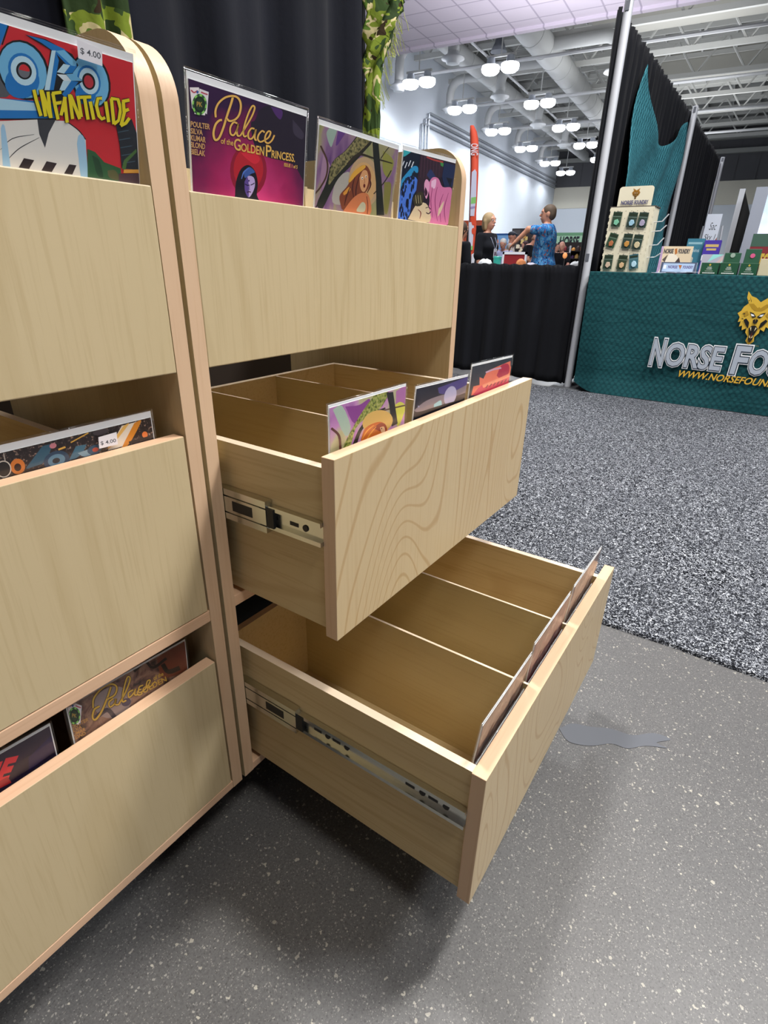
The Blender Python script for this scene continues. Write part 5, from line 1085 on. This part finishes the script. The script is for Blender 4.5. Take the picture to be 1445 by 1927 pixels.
def hawaii():
    t = NT('blue_print_shirt'); v = t.obj(); a = t.noise(t.mapping(v, (1, 1, .6)), 26, 3, .6, 1.0); b = t.noise(t.mapping(v, loc=(4, 2, 7)), 34, 2, .5, .6)
    c = t.ramp(a, [(.3, '1c4a86'), (.45, '2c6cae'), (.55, '4a93cc'), (.68, '79b4d8')]); c = t.mix(t.math('GREATER_THAN', b, .62), c, 'a0605e'); c = t.mix(t.math('LESS_THAN', b, .36), c, '1d2f5c')
    return t.out(c, .8, t.noise(t.mapping(v, (1, 1, .3)), 14, 2), .6, .03, .2)
hang = lambda s: ((s*.235, .03, 1.14), (s*.25, -.03, .90), (0, -.1, -1))
def lanyard(t, up, k):
    mb = MB()
    for s in (-1, 1): mb.tube([up((s*.06, -.02, 1.475))*k, up((s*.055, -.105, 1.40))*k, up((s*.05, -.15, 1.32))*k, up((s*.008, -.165, 1.24))*k], .005, 6)
    mb.build('lanyard', mat('8f95a8', .6), t)
    mb = MB(); p = up((0, -.162, 1.19))*k; mb.box(p.x - .035, p.x + .035, p.y - .004, p.y, p.z - .055, p.z + .055, 0); mb.box(p.x - .018, p.x + .018, p.y - .0055, p.y - .004, p.z - .03, p.z + .015, 1); mb.build('badge', [mat('dfe2ea', .5), mat('6a5068', .5)], t)
wl = P(922, 401, 2, 1.555)
person('person', 'person with ash blonde bob and black top wearing a badge, facing right', (wl.x, wl.y, 0), tuple(RIGHT*.72 + TOCAM*.72), 1.555, hang(1), ((-.225, .0, 1.15), (-.235, -.06, .91), (0, -.3, -1)), BLACKTOP, 1.12, .80, JEANS, mat('a8906a', .7), 'bob', .009, 'd39a80', True, extras=lanyard, bulk=1.12)
ml = P(1034, 386, 2, 1.66)
person('person', 'person in a blue patterned short sleeved shirt stretching one arm to the left', (ml.x, ml.y, 0), tuple(RIGHT*-.92 - TOCAM*.36), 1.66, ((.23, -.22, 1.43), (.22, -.39, 1.27), (-.05, -.5, -.5)), hang(-1), hawaii(), .72, .74, JEANS, mat('5a4a3a', .7), 'short', .009, 'cf9478', bulk=1.3, collar=.035)
def at(u, d): # a floor spot along the view ray at depth d
    r = ray(u, 500); r = Vector((r.x, r.y)).normalized(); return (CAM_LOC.x + r.x*d, CAM_LOC.y + r.y*d, 0)
reach = lambda s: ((s*.24, -.12, 1.18), (s*.12, -.36, 1.12), (0, -1, -.1))
R_, T_ = RIGHT, TOCAM
person('person', 'person in a black shirt partly hidden by the cabinet edge', at(864, 7.6), tuple(R_*.8 - T_*.5), 1.38, hang(1), hang(-1), BLACKTOP, .9, .85, JEANS, mat('4a3a30', .7), 'long', .014, 'c98f74', True)
person('person', 'person in a pale lavender shirt and white hair leaning forward behind the green cup', at(948, 13.0), tuple(R_*-.4 + T_*.8), 1.45, reach(1), reach(-1), cloth('lavender_shirt', 'a9b0dc', 'bcc2e6'), .95, .85, JEANS, mat('d8d4cc', .8), 'short', .014, 'c8907a', lean=24)
person('person', 'person in a dark cap and pale top behind the lavender shirt', at(957, 15.5), tuple(R_*.8 + T_*.2), 1.66, hang(1), reach(-1), cloth('cream_top', 'd8cfc4', 'c8beb4'), .6, .85, JEANS, mat('2c3440', .7), 'cap', .014, 'cc9078')
person('person', 'bald person in a black T-shirt bent over a table left of the blue shirt', at(977, 14.5), tuple(R_*.85 + T_*.3), 1.66, reach(1), reach(-1), BLACKTOP, .6, .85, JEANS, mat('8a6a58', .8), 'bald', .014, 'd49a80', lean=28)
person('person', 'person with dark red hair beside the bald person and the picture panel', at(990, 16.0), tuple(R_*-.8 + T_*.4), 1.48, reach(1), hang(-1), cloth('dusk_top', '7a5a50', '946e60'), .6, .85, JEANS, mat('3a1820', .7), 'long', .014, 'd09a84', True, lean=12)
person('person', 'bald person in black leaning right of the blue patterned shirt', at(1056, 14.0), tuple(R_*-.5 + T_*.7), 1.42, reach(1), ((-.25, -.05, 1.16), (-.2, -.2, .96), (0, -.5, -1)), BLACKTOP, .6, .85, JEANS, mat('c8a08c', .8), 'bald', .014, 'd8a08a', lean=14)
person('person', 'person in a grey shirt half hidden behind the blue patterned shirt', at(1041, 15.0), tuple(R_*.5 + T_*.6), 1.40, hang(1), hang(-1), cloth('grey_shirt', 'b0aaa0', 'a09a92'), .7, .85, JEANS, mat('3c302a', .7), 'short', .014, 'cc947c')
# counter behind the fence
tp = thing('counter_table', 'narrow white-clothed counter just behind the black fence', 'table', (5.15, 2.0, 0))
mb = MB(); mb.box(-.3, .3, -1.1, 1.1, .865, .885); mb.build('white_cloth', mat('c9ccd4', .8), tp)
for sx in (-.26, .26):
    for sy in (-1, 1): mb = MB(); mb.tube([(sx, sy, 0), (sx, sy, .865)], .018, 8); mb.build('leg', mat('6a6c70', .4, .5), tp)
p = P(935, 495, 0, 5.05)
t = thing('drinking_cup', 'teal green insulated cup on the counter beside the person with the badge', 'cup', (5.05, p.y, .885))
mb = MB(); mb.lathe([(.030, 0), (.034, .005), (.038, .075), (.038, .08)], n=20); mb.build('cup_body', mat('2fae9c', .35), t, True)
mb = MB(); mb.lathe([(.04, .08), (.04, .094), (.034, .1), (.02, .101)], n=20); mb.build('lid', mat('3dbba8', .35), t, True)
for (u, x, lab, col, rr) in ((913, 5.0, 'white bundle of cloth on the counter left of the teal cup', 'dfe4e6', (.055, .07, .034)), ((980), 5.1, 'small orange bundle on the counter left of the blue shirt', 'e8945a', (.04, .05, .036)), (1000, 5.0, 'lilac paper bundle on the counter beside the orange bundle', 'd6d4e8', (.04, .06, .022)), (1085, 4.9, 'white plastic bundle on the counter by the tall drape', 'd8dce0', (.05, .06, .03))):
    p = P(u, 497, 0, x); mb = MB(); mb.ico((0, 0, rr[2]), rr, 0, 16, 10)
    rnd = random.Random(int(u)); mb.v = [(vx*(1 + .15*math.sin(9*vy*20 + u)), vy*(1 + .12*math.sin(vx*160)), vz*(1 + .18*math.sin(vx*130 + vy*90))) for vx, vy, vz in mb.v]
    o = mb.build('cloth_bundle', mat(col, .7), smooth=True); o.location = (x, p.y, .886); tag(o, lab, 'bundle')
p = P(967, 492, 0, 9.5); t = thing('framed_panel', 'white framed dark red panel standing on a table left of the blue shirt', 'frame', (9.5, p.y, .86))
mb = MB(); mb.box(0, .02, -.21, .21, 0, .24); mb.build('red_panel', mat('8c2228', .5), t)
mb = MB()
for a_ in ((-.22, -.19), (.19, .22)): mb.box(-.012, .03, a_[0], a_[1], 0, .26)
mb.box(-.012, .03, -.22, .22, .22, .26); mb.build('white_frame', mat('e4e6ec', .5), t)
mb = MB(); mb.box(9.3, 9.9, p.y - .5, p.y + .5, .82, .86); mb.box(9.32, 9.36, p.y - .48, p.y - .44, 0, .82); mb.box(9.84, 9.88, p.y - .48, p.y - .44, 0, .82); mb.box(9.32, 9.36, p.y + .44, p.y + .48, 0, .82); mb.box(9.84, 9.88, p.y + .44, p.y + .48, 0, .82); o = mb.build('merchandise_table', mat('c8c4bc', .8)); tag(o, 'far pale table top carrying the red framed panel', 'table')
# feather flag
fx = 10.2
def F_(u, v): q = P(u, v, 0, fx); return (q.y, q.z)
t = thing('feather_flag', 'tall orange and white feather flag left of the person with the badge', 'flag', (fx, F_(882, 500)[0], 0)); oy = F_(882, 500)[0]
edge_l = [(885, 238), (884.5, 250), (885.5, 280), (886, 310), (885, 350), (884, 390), (883, 420), (882, 450), (881, 480), (880, 497)]
edge_r = [(891, 236), (897, 248), (900, 262), (900.5, 290), (900, 330), (898, 370), (896, 400), (896, 430), (892, 470), (888, 497)]
mb = MB(); vs = []
for (a_, b_) in zip(edge_l, edge_r):
    ya, za = F_(*a_); yb, zb_ = F_(*b_)
    for k in range(5): f = k / 4; vs.append((-.05 * math.sin(PI * f) + 0, ya + (yb - ya)*f - oy, za + (zb_ - za)*f))
mb.add(vs, [(i*5 + k, i*5 + k + 1, i*5 + k + 6, i*5 + k + 5) for i in range(9) for k in range(4)])
fl = mb.build('flag_cloth', mat('e8583a', .7), t, True); s_ = fl.modifiers.new('thickness', 'SOLIDIFY'); s_.thickness = .004
A = Art(Matrix.Translation((fx - .06, oy, 0)) @ FM, 0, 1.5e-3); z_ = (860, 220, 6.65); A.zoom = z_
A.poly([(185, 690), (225, 655), (245, 690), (240, 1000), (215, 1240), (165, 1240), (170, 1000)], 'd6d8ec'); A.poly([(178, 1010), (240, 1000), (236, 1080), (172, 1090)], '8fd07a'); A.poly([(170, 1125), (228, 1115), (226, 1140), (168, 1155)], 'a89ac8'); A.poly([(152, 1320), (215, 1310), (195, 1630), (150, 1680)], 'dfe0ee'); A.poly([(155, 1625), (200, 1610), (195, 1665), (150, 1670)], '8fd07a'); A.ell((205, 1300), 24, 60, 'e8583a'); A.ell((205, 1430), 20, 40, 'e8583a'); A.poly([(185, 1720), (240, 1690), (215, 1840), (180, 1840)], 'e8eaf2')
A.text('ONG', [(265, 335), (265, 480), (178, 480), (178, 335)], mat('e8e4ea', .6), .02)
o = A.build('flag_print', fl); o.parent = fl; o.matrix_parent_inverse = Matrix.Identity(4); o.matrix_basis = Matrix.Translation((-.06, 0, 0)) @ FM
mb = MB(); mb.tube([(0.02, F_(884, 497)[0] - oy, 0), (.02, F_(884.5, 350)[0] - oy, F_(884, 350)[1]), (.02, F_(886, 240)[0] - oy, F_(886, 240)[1])], .015, 8); mb.build('pole', mat('d8dade', .4), t)
mb = MB(); mb.box(-.2, .2, -.2, .2, 0, .02); mb.build('base', mat('303236', .5), t)
# far backdrops
def backdrop(name, label, u0, u1, v0, d, col, artf=None, cat='backdrop'):
    a, b = P(u0, v0, 0, d), P(u1, v0, 0, d); M = Matrix.Translation((d, a.y, 0)) @ FM; t = thing(name, label, cat, m=M); w = a.y - b.y; h = a.z
    mb = MB(); mb.box(0, w, 0, .04, .05, h); mb.build('panel', mat(col, .7), t)
    if artf: A = Art(M, -.01, 4e-3); artf(A, w, h); A.build('print', t)
    for x in (.03, w - .03): mb = MB(); mb.tube([(x, .06, 0), (x, .06, h)], .025, 8); mb.build('post', POLE, t)
def art_blue(A, w, h):
    A.lpoly([(0, h - .06), (w, h - .06), (w, h), (0, h)], '2c5a9c'); A.lpoly([(0, .3), (w, .3), (w, h*.62), (0, h*.7)], 'a9c8e6')
    r_ = random.Random(2)
    for i in range(16): x = r_.uniform(0, w*.95); z = r_.uniform(h*.5, h*.85); A.lpoly([(x, z), (x + .15, z + .02), (x + .13, z + .16), (x + .02, z + .14)], r_.choice(['d8e2ee', '8fb4dc', 'e0a090', 'b9c8a0', 'c8d8f0']))
backdrop('blue_backdrop', 'light blue printed backdrop behind the people left of the blue shirt', 868, 966, 440, 23.6, '7fb0e2', art_blue)
def art_dark(A, w, h):
    A.lpoly([(w*.02, h*.62), (w*.3, h*.8), (w*.3, h*.98), (w*.02, h*.98)], '4c4a4c'); r_ = random.Random(4)
    for i in range(22): x = r_.uniform(w*.2, w*.9); z = r_.uniform(h*.45, h*.85); A.lpoly([(x, z), (x + .12, z + .02), (x + .1, z + .13), (x + .01, z + .12)], r_.choice(['d8c07a', 'b98a4a', 'e6dcc0', '7a3a3a', '2a2024', 'c8b0a0']))
backdrop('picture_panel', 'dark picture covered panel behind the bald person in black', 964, 1018, 430, 19.0, '2a2426', art_dark)
def art_horse(A, w, h):
    A.lpoly([(0, h - .1), (w, h - .1), (w, h), (0, h)], '6fa07a'); A.text('HORSE', q2(w*.24, w*.72, h - .47, h - .15, .02), mat('1c2028', .6), .04)
backdrop('lettered_banner', 'pale green banner reading HORSE right of the blue patterned shirt', 1038, 1112, 438, 23.6, 'a8d0b0', art_horse, 'banner')
# merchandise shelf with small goods
p = P(1080, 470, 0, 17.0); t = thing('merchandise_shelf', 'dark shelf of small goods below the green lettered banner', 'shelf', (17.0, p.y, 0)); sw = .55
mb = MB()
for z in (.6, .9, 1.12, 1.32): mb.box(-.2, .2, -sw, sw, z - .02, z)
mb.box(.18, .2, -sw, sw, 0, 1.55); mb.build('shelf_boards', mat('241c1a', .7), t)
mb = MB(); mb.box(-.24, -.2, .02, .06, 0, 1.45); mb.build('white_upright', mat('d8dade', .5), t)
rnd = random.Random(21); cols = ['b06a3a', 'd0a860', '8a2c34', '3a2a28', '5a3a6a', 'c8b8a8', 'e0a050', '6a4a34', '9aa4c8', '2c2c34']
for si, z in enumerate((.9, 1.12, 1.32)):
    for i in range(9):
        y = -sw + .06 + i * (2*sw - .12) / 8; h = rnd.uniform(.09, .17); mb = MB(); mb.box(-.05, .05, -.045, .045, 0, h*.6); mb.ico((0, 0, h*.62), (.045, .04, h*.3), 0, 8, 6); o = mb.build('merchandise_figure', mat(cols[(i*3 + si*2) % 10], .6), bevel=.008); o.location = (16.95, p.y + y, z + .001)
        tag(o, 'small coloured figure on the dark shelf below the green banner', 'figurine', 'small figures on the dark shelf')
p = P(1063, 481, 0, 12.5); mb = MB(); mb.ico((0, 0, 0), (.05, .05, .06), 0, 12, 8); mb.tube([(0, 0, -.9 - .06), (0, 0, -.05)], .01, 6, 1); mb.lathe([(.1, 0), (.1, .015)], (0, 0, -p.z), 12, 1); o = mb.build('orange_globe_light', [mat('f0a060', .4, emit=.6), mat('303030', .5)], smooth=True); o.location = (12.5, p.y, p.z); tag(o, 'glowing orange ball light in front of the bald person in black at right', 'lamp')
p = P(875, 415, 0, 15.0); mb = MB(); mb.box(0, .03, -.7, .7, 1.0, p.z); o = mb.build('orange_banner', mat('e06a48', .7)); mb2 = None; o.location = (15.0, p.y, 0); tag(o, 'orange and purple banner peeking out beside the cabinet edge', 'banner')
mb = MB()
for dy in (-.65, .65): mb.tube([(.05, dy, 0), (.05, dy, p.z)], .02, 6)
mb.build('stand', POLE, o); mb = MB(); mb.box(-.004, 0, -.7, .7, 1.0, 1.45); mb.build('purple_band', mat('6a3a6e', .7), o)
p = P(903, 425, 0, 14.0); mb = MB(); mb.box(-.15, .15, -.18, .18, 0, p.z); mb.box(-.12, .12, .18, .3, 0, p.z - .1, 0); o = mb.build('black_speaker', mat('17181c', .6), bevel=.01); o.location = (14.0, p.y, 0); tag(o, 'tall black box behind the orange feather flag', 'speaker')
# flat smooth patch on the concrete
pts = catmull([(1052, 1372), (1075, 1362), (1110, 1368), (1150, 1372), (1190, 1384), (1230, 1380), (1262, 1392), (1235, 1398), (1255, 1408), (1215, 1404), (1180, 1409), (1150, 1400), (1110, 1404), (1070, 1396), (1052, 1372)], 4)[:-1]
pts = [P(u, v, 2, 0) for u, v in pts]; mb = MB(); mb.add([(p.x, p.y, .0009) for p in pts], [tuple(range(len(pts)))])
o = mb.build('floor_patch', mat('5a5d63', .42)); tag(o, 'bluish streak of smooth filler on the concrete beside the open bottom drawer', 'patch')
